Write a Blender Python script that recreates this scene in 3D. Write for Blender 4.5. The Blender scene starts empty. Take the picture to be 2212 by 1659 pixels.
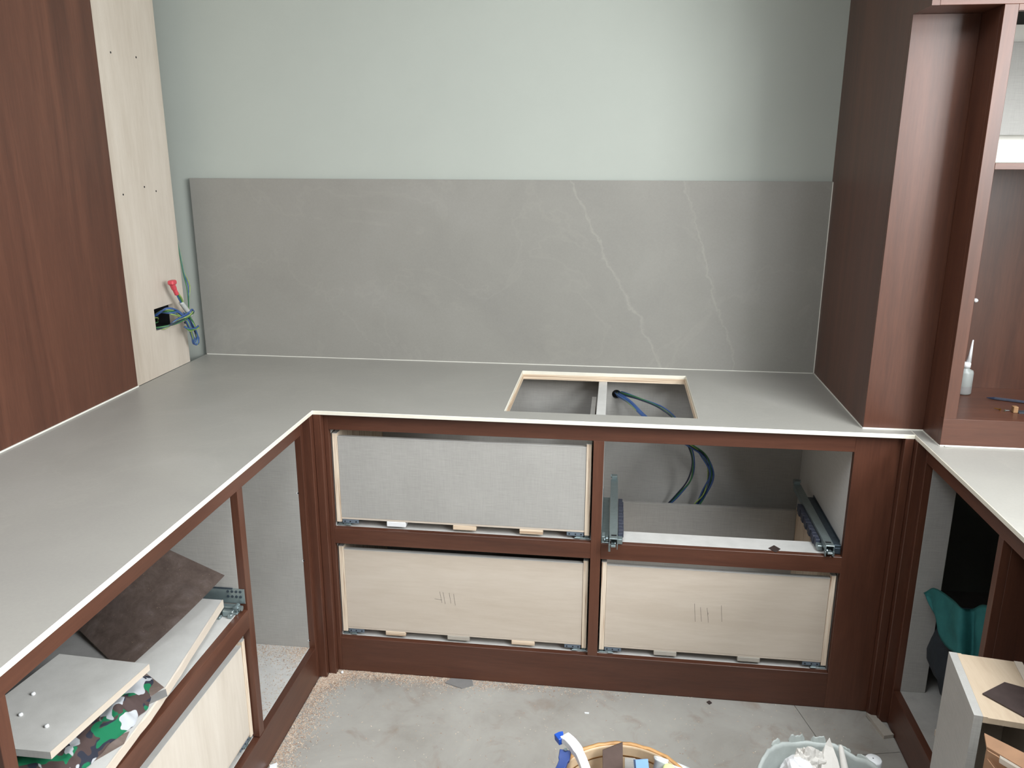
import bpy, bmesh, math, random
from mathutils import Vector, Matrix, noise as mnoise
random.seed(7)
S = bpy.context.scene
COL = S.collection
# ------------------------------------------------------------------ camera, light, exposure
cam_d = bpy.data.cameras.new('camera')
cam = bpy.data.objects.new('camera', cam_d); COL.objects.link(cam)
yaw, pitch, roll = 0.12457745, -0.26983422, 0.00184704
fwd = Vector((-math.sin(yaw)*math.cos(pitch), math.cos(yaw)*math.cos(pitch), math.sin(pitch)))
rt0 = Vector((math.cos(yaw), math.sin(yaw), 0)); up0 = rt0.cross(fwd)
rt = rt0*math.cos(roll) + up0*math.sin(roll); upv = -rt0*math.sin(roll) + up0*math.cos(roll)
M = Matrix((rt, upv, -fwd)).transposed().to_4x4()
M.translation = (0.88304, -2.25668, 1.63337)
cam.matrix_world = M
cam_d.sensor_width = 36.0; cam_d.sensor_fit = 'HORIZONTAL'
cam_d.lens = 1781.56/2212*36.0
cam_d.clip_start = 0.02
S.camera = cam

W = bpy.data.worlds.new('overcast'); S.world = W; W.use_nodes = True
W.node_tree.nodes['Background'].inputs[0].default_value = (0.82, 0.90, 1.0, 1)
W.node_tree.nodes['Background'].inputs[1].default_value = 0.3

def area(name, loc, rot, sx, sy, power, col):
    l = bpy.data.lights.new(name, 'AREA'); l.shape = 'RECTANGLE'; l.size = sx; l.size_y = sy
    l.energy = power; l.color = col
    o = bpy.data.objects.new(name, l); COL.objects.link(o); o.location = loc; o.rotation_euler = rot
    return o
# daylight through the high window over the right-hand worktop (light travels towards -X)
area('daylight_side_window', (2.58, -1.78, 1.95), (0, math.radians(90), 0), 0.72, 1.80, 110, (0.985, 0.995, 1.0))
# the lower half of the same window looks onto a dimmer garden
area('daylight_side_window_low', (2.58, -1.78, 1.25), (0, math.radians(90), 0), 0.62, 1.80, 20, (0.97, 1.0, 0.96))
# added overhead fill lamps, no roof windows above them; strongest near the right wall
area('overhead_fill_lamp', (2.10, -1.40, 2.60), (0, 0, 0), 0.60, 1.5, 60, (0.94, 0.985, 1.02))
area('overhead_fill_lamp', (0.40, -1.30, 2.60), (0, 0, 0), 0.80, 1.3, 27, (0.92, 0.98, 1.04))
area('overhead_fill_lamp', (0.9, -3.0, 2.60), (0, 0, 0), 1.4, 1.2, 9, (0.96, 0.99, 1.0))  # rear lamp added to lift the shaded right part of the back wall
S.view_settings.view_transform = 'Standard'
S.view_settings.look = 'None'
S.view_settings.gamma = 1.0
S.view_settings.use_curve_mapping = False
S.view_settings.exposure = -0.09

# ------------------------------------------------------------------ materials
def srgb(r, g, b):
    f = lambda c: (c/255/12.92) if c/255 <= 0.04045 else ((c/255+0.055)/1.055)**2.4
    return (f(r), f(g), f(b), 1)
def new_mat(name, rough=0.5, metal=0.0):
    m = bpy.data.materials.new(name); m.use_nodes = True
    nt = m.node_tree; b = nt.nodes['Principled BSDF']
    b.inputs['Roughness'].default_value = rough; b.inputs['Metallic'].default_value = metal
    return m, nt, b
def N(nt, t, **kw):
    n = nt.nodes.new(t)
    for k, v in kw.items():
        if k in n.inputs.keys(): n.inputs[k].default_value = v
        else: setattr(n, k, v)
    return n
def coord(nt, scale=(1, 1, 1)):
    tc = N(nt, 'ShaderNodeNewGeometry')
    mp = N(nt, 'ShaderNodeMapping'); mp.inputs['Scale'].default_value = scale
    nt.links.new(tc.outputs['Position'], mp.inputs['Vector'])
    return mp.outputs[0]
def ramp(nt, fac, stops, interp='LINEAR'):
    r = N(nt, 'ShaderNodeValToRGB'); r.color_ramp.interpolation = interp
    e = r.color_ramp.elements
    while len(e) < len(stops): e.new(0.5)
    for i, (p, c) in enumerate(stops): e[i].position = p; e[i].color = c
    nt.links.new(fac, r.inputs[0]); return r.outputs[0]
def mix(nt, fac, a, b, mode='MIX'):
    m = N(nt, 'ShaderNodeMix', data_type='RGBA', blend_type=mode)
    for sock, v in ((0, fac), (6, a), (7, b)):
        if hasattr(v, 'is_output') or isinstance(v, bpy.types.NodeSocket): nt.links.new(v, m.inputs[sock])
        else: m.inputs[sock].default_value = v
    return m.outputs[2]
def math_n(nt, op, a, b=0.0, c=0.0):
    m = N(nt, 'ShaderNodeMath', operation=op)
    for i, v in enumerate((a, b, c)):
        if isinstance(v, bpy.types.NodeSocket): nt.links.new(v, m.inputs[i])
        else: m.inputs[i].default_value = v
    return m.outputs[0]
def bump(nt, b, h, strength=0.1, dist=0.002):
    n = N(nt, 'ShaderNodeBump'); n.inputs['Strength'].default_value = strength; n.inputs['Distance'].default_value = dist
    nt.links.new(h, n.inputs['Height']); nt.links.new(n.outputs[0], b.inputs['Normal'])
def noise(nt, vec, scale, detail=4, rough=0.55, dist=0.0):
    n = N(nt, 'ShaderNodeTexNoise'); nt.links.new(vec, n.inputs['Vector'])
    n.inputs['Scale'].default_value = scale; n.inputs['Detail'].default_value = detail
    n.inputs['Roughness'].default_value = rough; n.inputs['Distortion'].default_value = dist
    return n.outputs['Fac']

def wood(name, axis, dark, mid, light, rough=0.36, g1=9, g2=60, stretch=14):
    m, nt, b = new_mat(name, rough)
    sc = [1, 1, 1]; sc[axis] = 1.0/stretch
    v = coord(nt, sc)
    big = noise(nt, v, g1, 5, 0.6, 1.2); fine = noise(nt, v, g2*3, 3, 0.7, 0.3)
    f = math_n(nt, 'ADD', math_n(nt, 'MULTIPLY', big, 0.72), math_n(nt, 'MULTIPLY', fine, 0.28))
    c = ramp(nt, f, [(0.36, dark), (0.5, mid), (0.64, light)])
    nt.links.new(c, b.inputs['Base Color'])
    bump(nt, b, fine, 0.05, 0.001)
    return m
WD, WM, WL = srgb(71, 42, 31), srgb(83, 50, 37), srgb(95, 59, 44)
walnut = [wood('walnut_grain_%d' % i, i, WD, WM, WL) for i in range(3)]
PD, PM, PL = srgb(190, 177, 162), srgb(198, 186, 172), srgb(204, 193, 180)
ply = [wood('birch_ply_%d' % i, i, PD, PM, PL, 0.6, 4, 25, 9) for i in range(3)]
PD2, PM2, PL2 = srgb(194, 184, 171), srgb(206, 197, 185), srgb(214, 206, 195)
shaded_ply = wood('shaded_ply', 1, srgb(168, 148, 126), srgb(180, 162, 140), srgb(190, 173, 152), 0.6, 4, 25, 9)  # ply darkened in colour to stand in for shade on the drawer box
ply_white = wood('white_ply', 2, PD2, PM2, PL2, 0.6, 4, 25, 9)
ply_pale = wood('pale_ply', 2, srgb(172, 160, 146), srgb(184, 173, 160), srgb(194, 184, 172), 0.6, 4, 25, 9)
# layered ply edge: bands across the thickness (z)
def ply_edge_mat():
    m, nt, b = new_mat('ply_edge_layers', 0.7)
    v = coord(nt, (2, 2, 330))
    f = noise(nt, v, 1.0, 2, 0.6, 0.2)
    nt.links.new(ramp(nt, f, [(0.35, srgb(150, 118, 92)), (0.47, srgb(215, 194, 168)), (0.7, srgb(232, 216, 196))]), b.inputs['Base Color'])
    return m
ply_edge = ply_edge_mat()
def ply_edge_v():
    m, nt, b = new_mat('ply_edge_upright', 0.7)
    v = coord(nt, (330, 330, 6))
    f = noise(nt, v, 1.0, 2, 0.6, 0.2)
    nt.links.new(ramp(nt, f, [(0.33, srgb(160, 128, 104)), (0.45, srgb(216, 198, 176)), (0.7, srgb(230, 216, 198))]), b.inputs['Base Color'])
    return m
ply_edge_up = ply_edge_v()

def linen(name, dark, light):
    m, nt, b = new_mat(name, 0.55)
    h = noise(nt, coord(nt, (22, 22, 700)), 1.0, 3, 0.6)
    w = noise(nt, coord(nt, (700, 700, 22)), 1.0, 3, 0.6)
    g = noise(nt, coord(nt), 6.0, 3, 0.5)
    f = math_n(nt, 'ADD', math_n(nt, 'ADD', math_n(nt, 'MULTIPLY', h, 0.45), math_n(nt, 'MULTIPLY', w, 0.3)), math_n(nt, 'MULTIPLY', g, 0.25))
    nt.links.new(ramp(nt, f, [(0.36, dark), (0.64, light)]), b.inputs['Base Color'])
    bump(nt, b, h, 0.04, 0.0005)
    return m
linen_m = linen('grey_linen_board', srgb(153, 151, 147), srgb(173, 171, 167))
linen_light = linen('light_grey_board', srgb(182, 181, 178), srgb(198, 197, 194))

def stone(name, veins, dk=0):
    m, nt, b = new_mat(name, 0.38)
    p = coord(nt)
    cloud = noise(nt, p, 2.6, 6, 0.6, 0.6)
    fine = noise(nt, p, 140.0, 3, 0.7)
    f = math_n(nt, 'ADD', math_n(nt, 'MULTIPLY', cloud, 0.7), math_n(nt, 'MULTIPLY', fine, 0.3))
    c = ramp(nt, f, [(0.32, srgb(144-dk, 142-dk, 137-dk)), (0.5, srgb(150-dk, 148-dk, 142-dk)), (0.70, srgb(156-dk, 154-dk, 149-dk))])
    # faint wandering hairline veins everywhere
    vn = noise(nt, p, 1.7, 5, 0.55, 0.8)
    d = math_n(nt, 'ABSOLUTE', math_n(nt, 'SUBTRACT', vn, 0.5))
    v = ramp(nt, d, [(0.0, (0.05, 0.05, 0.05, 1)), (0.012, (0, 0, 0, 1))])
    if veins:
        sep = N(nt, 'ShaderNodeSeparateXYZ'); nt.links.new(p, sep.inputs[0])
        wob = math_n(nt, 'MULTIPLY', math_n(nt, 'SUBTRACT', noise(nt, p, 7.0, 6, 0.65), 0.5), 0.11)
        for (x0, z0, k, wd, amt) in ((0.757, 1.475, -0.53, 0.007, 0.17), (1.105, 1.547, -0.32, 0.006, 0.15)):
            u = math_n(nt, 'SUBTRACT', math_n(nt, 'SUBTRACT', sep.outputs[0], x0), math_n(nt, 'MULTIPLY', math_n(nt, 'SUBTRACT', sep.outputs[2], z0), k))
            u = math_n(nt, 'ABSOLUTE', math_n(nt, 'ADD', u, wob))
            brk = math_n(nt, 'MULTIPLY', noise(nt, p, 9.0, 3, 0.6), amt*2)
            line = math_n(nt, 'MULTIPLY', math_n(nt, 'SUBTRACT', 1.0, math_n(nt, 'MINIMUM', math_n(nt, 'DIVIDE', u, wd), 1.0)), brk)
            v = math_n(nt, 'MAXIMUM', v, line)
    c2 = mix(nt, v, c, srgb(196, 191, 181))
    nt.links.new(c2, b.inputs['Base Color'])
    return m
stone_top = stone('grey_stone_top', False)
stone_splash = stone('grey_stone_splash', True, 8)

def plain(name, col, rough=0.5, metal=0.0, var=0.0, scale=30, trans=0.0):
    m, nt, b = new_mat(name, rough, metal)
    if var > 0:
        n = noise(nt, coord(nt), scale, 4, 0.6)
        lo = tuple(max(0, c*(1-var)) for c in col[:3])+(1,); hi = tuple(min(1, c*(1+var)) for c in col[:3])+(1,)
        nt.links.new(ramp(nt, n, [(0.3, lo), (0.7, hi)]), b.inputs['Base Color'])
    else:
        b.inputs['Base Color'].default_value = col
    if trans: b.inputs['Transmission Weight'].default_value = trans
    return m
slab_edge = plain('cream_slab_edge', srgb(226, 222, 208), 0.5, 0, 0.03)
sealant = plain('white_sealant', srgb(222, 220, 212), 0.5, 0, 0.03)
paint_wall = plain('sage_wall_paint', srgb(172, 177, 170), 0.9, 0, 0.02, 3)
paint_ceil = plain('white_ceiling_paint', srgb(205, 205, 200), 0.9, 0, 0.02, 3)
metal = plain('zinc_steel', srgb(150, 164, 166), 0.38, 0.75, 0.08, 60)
metal_dark = plain('dark_steel', srgb(70, 82, 92), 0.45, 0.6, 0.15, 80)
clip_blue = plain('blue_grey_plastic', srgb(100, 112, 124), 0.5, 0, 0.06)
gear_dark = plain('dark_gear_plastic', srgb(52, 56, 70), 0.5, 0, 0.2, 120)
black = plain('black_hole', srgb(12, 13, 15), 0.9, 0, 0.1)
wire_blue = plain('blue_wire', srgb(58, 86, 136), 0.4, 0, 0.08)
wire_green = plain('green_wire', srgb(52, 104, 62), 0.4, 0, 0.25, 18)
wire_yellow = plain('yellow_green_wire', srgb(132, 152, 84), 0.4, 0, 0.3, 40)
wire_dark = plain('navy_wire', srgb(34, 44, 64), 0.4, 0, 0.1)
red_tape = plain('red_tape', srgb(196, 70, 80), 0.4, 0, 0.08)
white_tape = plain('white_tape', srgb(176, 179, 176), 0.5, 0, 0.03)
brass = plain('brass', srgb(196, 150, 62), 0.3, 0.9, 0.1)
orange_pl = plain('orange_plastic', srgb(205, 82, 40), 0.5, 0, 0.05)
pencil_grey = plain('pencil_lead', srgb(86, 78, 76), 0.8, 0, 0.1)

def floor_mat():
    m, nt, b = new_mat('dusty_floor_sheet', 0.75)
    p = coord(nt)
    c = ramp(nt, noise(nt, p, 3.0, 6, 0.65, 0.4), [(0.3, srgb(140, 136, 129)), (0.5, srgb(156, 153, 147)), (0.7, srgb(166, 164, 158))])
    st = ramp(nt, noise(nt, p, 9.0, 5, 0.6, 0.8), [(0.56, (0, 0, 0, 1)), (0.72, (0.45, 0.45, 0.45, 1))])
    c = mix(nt, st, c, srgb(128, 108, 92))
    sp = ramp(nt, noise(nt, p, 160.0, 2, 0.6), [(0.66, (0, 0, 0, 1)), (0.74, (0.6, 0.6, 0.6, 1))])
    c = mix(nt, sp, c, srgb(186, 160, 136))
    nt.links.new(c, b.inputs['Base Color'])
    return m
floor_m = floor_mat()
def leather_mat():
    m, nt, b = new_mat('dark_brown_laminate', 0.42)
    p = coord(nt)
    c = ramp(nt, noise(nt, p, 26.0, 6, 0.7, 0.4), [(0.3, srgb(98, 84, 78)), (0.55, srgb(120, 105, 98)), (0.75, srgb(140, 128, 124))])
    dust = ramp(nt, noise(nt, p, 9.0, 4, 0.6), [(0.55, (0, 0, 0, 1)), (0.8, (0.5, 0.5, 0.5, 1))])
    c = mix(nt, dust, c, srgb(124, 116, 116))
    sp = ramp(nt, noise(nt, p, 330.0, 1, 0.5), [(0.74, (0, 0, 0, 1)), (0.78, (0.9, 0.9, 0.9, 1))])
    c = mix(nt, sp, c, srgb(190, 168, 140))
    nt.links.new(c, b.inputs['Base Color'])
    return m
leather = leather_mat()
leather_grey = plain('dark_walnut_end', srgb(84, 68, 62), 0.5, 0, 0.12, 50)
dark_lam = plain('near_black_laminate', srgb(60, 50, 48), 0.45, 0, 0.15, 60)
brown_block = plain('brown_block_wood', srgb(146, 112, 78), 0.5, 0, 0.1, 80)
def camo_mat():
    m, nt, b = new_mat('green_camo_cloth', 0.85)
    p = coord(nt, (1, 0.7, 1))
    def mask(off, sc, lo):
        q = N(nt, 'ShaderNodeVectorMath', operation='ADD'); nt.links.new(p, q.inputs[0]); q.inputs[1].default_value = off
        return ramp(nt, noise(nt, q.outputs[0], sc, 1.0, 0.5, 0.8), [(lo, (0, 0, 0, 1)), (lo+.012, (1, 1, 1, 1))])
    c = mix(nt, mask((3, 1, 0), 28, .50), srgb(104, 86, 84), srgb(62, 66, 82))
    c = mix(nt, mask((7, 5, 2), 25, .55), c, srgb(36, 146, 102))
    c = mix(nt, mask((1, 9, 4), 29, .59), c, srgb(228, 231, 236))
    nt.links.new(c, b.inputs['Base Color'])
    return m
camo = camo_mat()
teal = plain('teal_cloth', srgb(62, 140, 140), 0.8, 0, 0.12, 40)
bag_m = plain('dark_bag_fabric', srgb(30, 38, 46), 0.7, 0, 0.25, 60)
card = plain('brown_cardboard', srgb(152, 116, 88), 0.8, 0, 0.12, 25)
card_torn = plain('torn_card_edge', srgb(214, 205, 192), 0.9, 0, 0.05)
white_pl = plain('white_plastic', srgb(232, 234, 236), 0.35, 0, 0.02)
bottle_pl = plain('milky_plastic', srgb(150, 154, 152), 0.35, 0, 0.03)
blue_pl = plain('blue_plastic', srgb(38, 62, 122), 0.4, 0, 0.05)
blue_br = plain('bright_blue_plastic', srgb(28, 78, 176), 0.4, 0, 0.05)
blue_wood = plain('blue_sanding_block', srgb(112, 150, 204), 0.7, 0, 0.06)
tub_m = plain('tan_bucket_plastic', srgb(196, 172, 142), 0.5, 0, 0.16, 14)
tub_rim = plain('yellowed_rim', srgb(186, 142, 92), 0.5, 0, 0.22, 26)
pail_m = plain('white_dirty_bucket', srgb(176, 182, 179), 0.5, 0, 0.10, 22)
paper_w = plain('white_paper', srgb(226, 226, 228), 0.8, 0, 0.03)
rag_m = plain('off_white_rag', srgb(206, 202, 196), 0.85, 0, 0.04)
grey_sheet = plain('grey_film', srgb(128, 127, 126), 0.5, 0, 0.08, 30)
offcut_m = plain('pale_offcut', srgb(172, 166, 156), 0.7, 0, 0.06, 40)
cap_lime = plain('lime_cap', srgb(206, 214, 150), 0.5, 0, 0.04)
glass_tub = plain('frosted_tub', srgb(196, 202, 202), 0.3, 0, 0.06, 40)

# ------------------------------------------------------------------ object helpers
ORG = {}
def empty(name, loc, label=None, cat=None, group=None, kind=None):
    o = bpy.data.objects.new(name, None); COL.objects.link(o); o.location = loc
    o.empty_display_size = 0.05
    ORG[o.name] = Vector(loc)
    tag(o, label, cat, group, kind); return o
def tag(o, label=None, cat=None, group=None, kind=None):
    if label: o['label'] = label
    if cat: o['category'] = cat
    if group: o['group'] = group
    if kind: o['kind'] = kind
    return o
def link(name, bm, mat, parent=None, smooth=False, origin=None):
    """link a bmesh given in world coordinates as one object"""
    bmesh.ops.recalc_face_normals(bm, faces=bm.faces)
    if parent is not None: org = ORG[parent.name]
    elif origin is not None: org = Vector(origin)
    else:
        xs = [v.co for v in bm.verts]
        lo = Vector([min(c[i] for c in xs) for i in range(3)]); hi = Vector([max(c[i] for c in xs) for i in range(3)])
        org = Vector(((lo.x+hi.x)/2, (lo.y+hi.y)/2, lo.z))
    bmesh.ops.translate(bm, verts=bm.verts, vec=-org)
    me = bpy.data.meshes.new(name); bm.to_mesh(me); bm.free()
    for mm in (mat if isinstance(mat, (list, tuple)) else [mat]): me.materials.append(mm)
    if smooth:
        for p in me.polygons: p.use_smooth = True
    o = bpy.data.objects.new(name, me); COL.objects.link(o)
    if parent is not None: o.parent = parent
    else: o.location = org
    ORG[o.name] = org
    return o
def add_box(bm, lo, hi, bev=0.0, mi=0, fn=None):
    lo, hi = [min(a, b) for a, b in zip(lo, hi)], [max(a, b) for a, b in zip(lo, hi)]
    vs = [bm.verts.new((x, y, z)) for x in (lo[0], hi[0]) for y in (lo[1], hi[1]) for z in (lo[2], hi[2])]
    fs = [bm.faces.new([vs[i] for i in q]) for q in ((0, 1, 3, 2), (4, 6, 7, 5), (0, 4, 5, 1), (2, 3, 7, 6), (0, 2, 6, 4), (1, 5, 7, 3))]
    for f in fs: f.material_index = mi
    if bev > 0:
        es = list({e for f in fs for e in f.edges})
        r = bmesh.ops.bevel(bm, geom=es, offset=bev, segments=1, affect='EDGES', profile=0.5)
        for f in r['faces']: f.material_index = mi
    return vs
def box(name, lo, hi, mat, parent=None, bev=0.0008):
    bm = bmesh.new(); add_box(bm, lo, hi, bev); return link(name, bm, mat, parent)
def add_hex(bm, bot, top, mi=0):
    """prism between two equal-length polygons"""
    n = len(bot); a = [bm.verts.new(p) for p in bot]; b = [bm.verts.new(p) for p in top]
    fs = [bm.faces.new(a), bm.faces.new(b)]
    for i in range(n): fs.append(bm.faces.new((a[i], a[(i+1) % n], b[(i+1) % n], b[i])))
    for f in fs: f.material_index = mi
    return fs
def slab(name, pts, th, mat, parent=None, origin=None, down=True):
    """thin plate under a polygon of 3-D points"""
    bm = bmesh.new()
    p = [Vector(q) for q in pts]; n = (p[1]-p[0]).cross(p[2]-p[0]).normalized()
    if n.z < 0: n = -n
    add_hex(bm, [q-n*th for q in p], p); return link(name, bm, mat, parent, origin=origin)
def spline(pts, n=8):
    P = [Vector(p) for p in pts]; out = []
    Q = [P[0]*2-P[1]] + P + [P[-1]*2-P[-2]]
    for i in range(1, len(Q)-2):
        for k in range(n):
            t = k/n; a, b, c, d = Q[i-1], Q[i], Q[i+1], Q[i+2]
            out.append(0.5*((2*b)+(c-a)*t+(2*a-5*b+4*c-d)*t*t+(3*b-a-3*c+d)*t**3))
    out.append(P[-1]); return out
def add_tube(bm, path, r, seg=7, mi=0, closed=False):
    rings = []; n = len(path); prev = None
    for i, p in enumerate(path):
        t = (path[min(i+1, n-1)]-path[max(i-1, 0)])
        if t.length < 1e-9: t = Vector((0, 0, 1))
        t.normalize()
        a = prev if prev is not None else (Vector((0, 0, 1)) if abs(t.z) < 0.9 else Vector((1, 0, 0)))
        u = (a - t*a.dot(t))
        if u.length < 1e-6: u = t.orthogonal()
        u.normalize(); prev = u; w = t.cross(u)
        rr = r[i] if isinstance(r, (list, tuple)) else r
        rings.append([bm.verts.new(p+(u*math.cos(2*math.pi*k/seg)+w*math.sin(2*math.pi*k/seg))*rr) for k in range(seg)])
    for i in range(n-1):
        for k in range(seg):
            f = bm.faces.new((rings[i][k], rings[i][(k+1) % seg], rings[i+1][(k+1) % seg], rings[i+1][k])); f.material_index = mi
    for rg in (rings[0], rings[-1]):
        f = bm.faces.new(rg); f.material_index = mi
def tube(name, pts, r, mat, parent=None, n=8, seg=7):
    bm = bmesh.new(); add_tube(bm, spline(pts, n), r, seg); return link(name, bm, mat, parent, smooth=True)
def add_lathe(bm, prof, c, seg=32, mi=0, fn=None, mat4=None):
    rings = []
    for (r, z) in prof:
        rg = []
        for k in range(seg):
            a = 2*math.pi*k/seg
            p = Vector((r*math.cos(a), r*math.sin(a), z))
            if fn: p = fn(p, a, r, z)
            if mat4 is not None: p = mat4 @ p
            rg.append(bm.verts.new(p+Vector(c)))
        rings.append(rg)
    for i in range(len(rings)-1):
        for k in range(seg):
            f = bm.faces.new((rings[i][k], rings[i][(k+1) % seg], rings[i+1][(k+1) % seg], rings[i+1][k])); f.material_index = mi
def lathe(name, prof, c, mat, parent=None, seg=32, fn=None, mat4=None, smooth=True):
    bm = bmesh.new(); add_lathe(bm, prof, c, seg, 0, fn, mat4)
    bmesh.ops.remove_doubles(bm, verts=bm.verts, dist=1e-6)
    return link(name, bm, mat, parent, smooth=smooth)
def add_disc(bm, c, axis, r, h, seg=12, mi=0):
    """short cylinder along axis (0,1,2) from c to c+h"""
    o = [(1, 2), (2, 0), (0, 1)][axis]; a = []; b = []
    for k in range(seg):
        t = 2*math.pi*k/seg; p = Vector(c); p[o[0]] += r*math.cos(t); p[o[1]] += r*math.sin(t)
        q = p.copy(); q[axis] += h; a.append(bm.verts.new(p)); b.append(bm.verts.new(q))
    fs = [bm.faces.new(a), bm.faces.new(b)]+[bm.faces.new((a[k], a[(k+1) % seg], b[(k+1) % seg], b[k])) for k in range(seg)]
    for f in fs: f.material_index = mi
def disc(name, c, axis, r, h, mat, parent=None, seg=12):
    bm = bmesh.new(); add_disc(bm, c, axis, r, h, seg); return link(name, bm, mat, parent)
def lump(name, c, size, mat, amp, freq, seed, parent=None, floor=None, sub=4, smooth=True, sharp=1.0):
    bm = bmesh.new(); bmesh.ops.create_icosphere(bm, subdivisions=sub, radius=1.0)
    off = Vector((seed*3.1, seed*1.7, seed*2.3))
    for v in bm.verts:
        d = v.co.normalized()
        k = mnoise.noise(d*freq+off) + 0.5*mnoise.noise(d*freq*2.1+off) + 0.25*mnoise.noise(d*freq*4.3+off)
        k = abs(k)*sharp*-1+0.3 if sharp < 0 else k
        p = d*(1+amp*k)
        v.co = Vector((c[0]+p.x*size[0], c[1]+p.y*size[1], c[2]+p.z*size[2]))
        if floor is not None and v.co.z < floor: v.co.z = floor
    return link(name, bm, mat, parent, smooth=smooth)

# ------------------------------------------------------------------ constants of the room
H = 0.90; XP = -0.6612; XR = 1.712; XPANEL = 1.5853; DB = 0.6483; YW = 0.668
X1, X2, X3, X4 = 0.0368, 0.8372, 0.8678, 1.5662
Z1, Z2, Z3, Z4 = 0.8342, 0.509, 0.457, 0.121
WX = 2.42                       # inner face of the right wall
LX = -1.10                      # inner face of the left wall
CEIL = 2.62; REAR = -4.8

# ------------------------------------------------------------------ structure
def structure(o): o['kind'] = 'structure'; return o
fl = structure(box('floor', (LX-.12, REAR-.12, -0.12), (WX+.12, YW+.12, -0.004), floor_m, None, 0))
# protective sheets laid over the floor, with open joints between them
def sheet_piece(pts): slab('floor_sheet', pts, 0.0035, floor_m, fl)
def sheet(pts): sheet_piece([(x, y, 0.0) for x, y in pts])
sheet([(-.024, -4.5), (1.5285, -4.5), (1.5285, -.2), (1.5075, -.1), (1.4765, .0245), (.0255, .0245), (.0255, -.0225), (-.024, -.0225)])
sheet([(1.5305, -.196), (1.735, -.1500), (1.735, -.0225), (1.6865, -.0225), (1.668, .0245), (1.4785, .0245), (1.5095, -.1)])
sheet([(1.5305, -4.5), (1.735, -4.5), (1.735, -.1520), (1.5305, -.1980)])
structure(box('wall_back', (LX-.12, YW, -.12), (WX+.12, YW+.12, CEIL), paint_wall, None, 0))
structure(box('wall_left', (LX-.12, REAR, -.12), (LX, YW, CEIL), paint_wall, None, 0))
structure(box('ceiling', (LX-.12, REAR-.12, CEIL), (WX+.12, YW+.12, CEIL+.12), paint_ceil, None, 0))
# right wall with the window opening
WY0, WY1, WZ0, WZ1 = -2.74, -0.84, 0.94, 2.38
bm = bmesh.new()
add_box(bm, (WX, REAR, -.12), (WX+.12, WY0, CEIL)); add_box(bm, (WX, WY1, -.12), (WX+.12, YW, CEIL))
add_box(bm, (WX, WY0, -.12), (WX+.12, WY1, WZ0)); add_box(bm, (WX, WY0, WZ1), (WX+.12, WY1, CEIL))
structure(link('wall_right', bm, paint_wall))
def window(name, lo, hi, axis):
    w = empty(name, lo, kind='structure')
    a = 1 if axis == 0 else 0
    t = 0.05
    def bar(p, q): box('window_frame', p, q, paint_ceil, w, .002)
    y0, y1, z0, z1 = lo[a], hi[a], lo[2], hi[2]
    def mk(u0, u1, v0, v1):
        p, q = list(lo), list(hi); p[a], q[a] = u0, u1; p[2], q[2] = v0, v1; bar(p, q)
    mk(y0, y0+t, z0, z1); mk(y1-t, y1, z0, z1); mk(y0+t, y1-t, z0, z0+t); mk(y0+t, y1-t, z1-t, z1)
    mk((y0+y1)/2-.02, (y0+y1)/2+.02, z0+t, z1-t)
window('window_1', (WX+.04, WY0, WZ0), (WX+.08, WY1, WZ1), 0)
# rear wall (behind the viewer) with a wide door opening
bm = bmesh.new()
add_box(bm, (LX, REAR-.12, -.12), (-.15, REAR, CEIL)); add_box(bm, (2.40, REAR-.12, -.12), (WX, REAR, CEIL))
add_box(bm, (-.15, REAR-.12, 2.45), (2.40, REAR, CEIL))
structure(link('wall_front', bm, paint_wall))
window('door_1', (-.15, REAR-.08, 0.0), (2.40, REAR-.04, 2.45), 1)

# ------------------------------------------------------------------ worktop (three slabs, hob cut-out, ply base)
wt = empty('worktop', (0.0, 0.3, 0.888), 'thin grey stone worktop wrapping three sides, with an empty rectangular hob cut-out', 'worktop')
HX0, HX1, HY0, HY1 = .5695, 1.1365, .0738, .5549
def slab_part(rects, name):
    bm = bmesh.new()
    for (x0, y0, x1, y1) in rects:
        vs = [bm.verts.new((x, y, H)) for x, y in ((x0, y0), (x1, y0), (x1, y1), (x0, y1))]
        bm.faces.new(vs)
    bmesh.ops.remove_doubles(bm, verts=bm.verts, dist=1e-5)
    r = bmesh.ops.extrude_face_region(bm, geom=list(bm.faces))
    bmesh.ops.translate(bm, verts=[g for g in r['geom'] if isinstance(g, bmesh.types.BMVert)], vec=(0, 0, -.0115))
    bmesh.ops.recalc_face_normals(bm, faces=bm.faces)
    for f in bm.faces: f.material_index = 1 if abs(f.normal.z) < .5 else 0
    es = [e for e in bm.edges if any(abs(f.normal.z) < .5 for f in e.link_faces) and any(f.normal.z > .5 for f in e.link_faces)]
    def seam(e): return all(abs(v.co.y) < .001 and v.co.x < 1e-4 for v in e.verts) or all(abs(v.co.x-XR) < .001 and v.co.y > -1e-4 for v in e.verts)
    es = [e for e in es if not seam(e)]
    r = bmesh.ops.bevel(bm, geom=es, offset=.0013, segments=1, affect='EDGES')
    for f in r['faces']: f.material_index = 1
    return link(name, bm, [stone_top, slab_edge], wt)
xs = (XP, HX0, HX1, XR); 
slab_part([(-.0, .0, HX0, HY0), (-.0, HY0, HX0, HY1), (-.0, HY1, HX0, DB), (XP, 0, -.0, HY0), (XP, HY0, 0, HY1), (XP, HY1, 0, DB),
           (HX0, 0, HX1, HY0), (HX0, HY1, HX1, DB), (HX1, 0, XR, HY0), (HX1, HY0, XR, HY1), (HX1, HY1, XR, DB)], 'stone_slab')
slab_part([(XP, -2.9, 0, -.0001)], 'stone_slab')
slab_part([(XR+.0006, -2.9, WX-.002, DB)], 'stone_slab')
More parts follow.
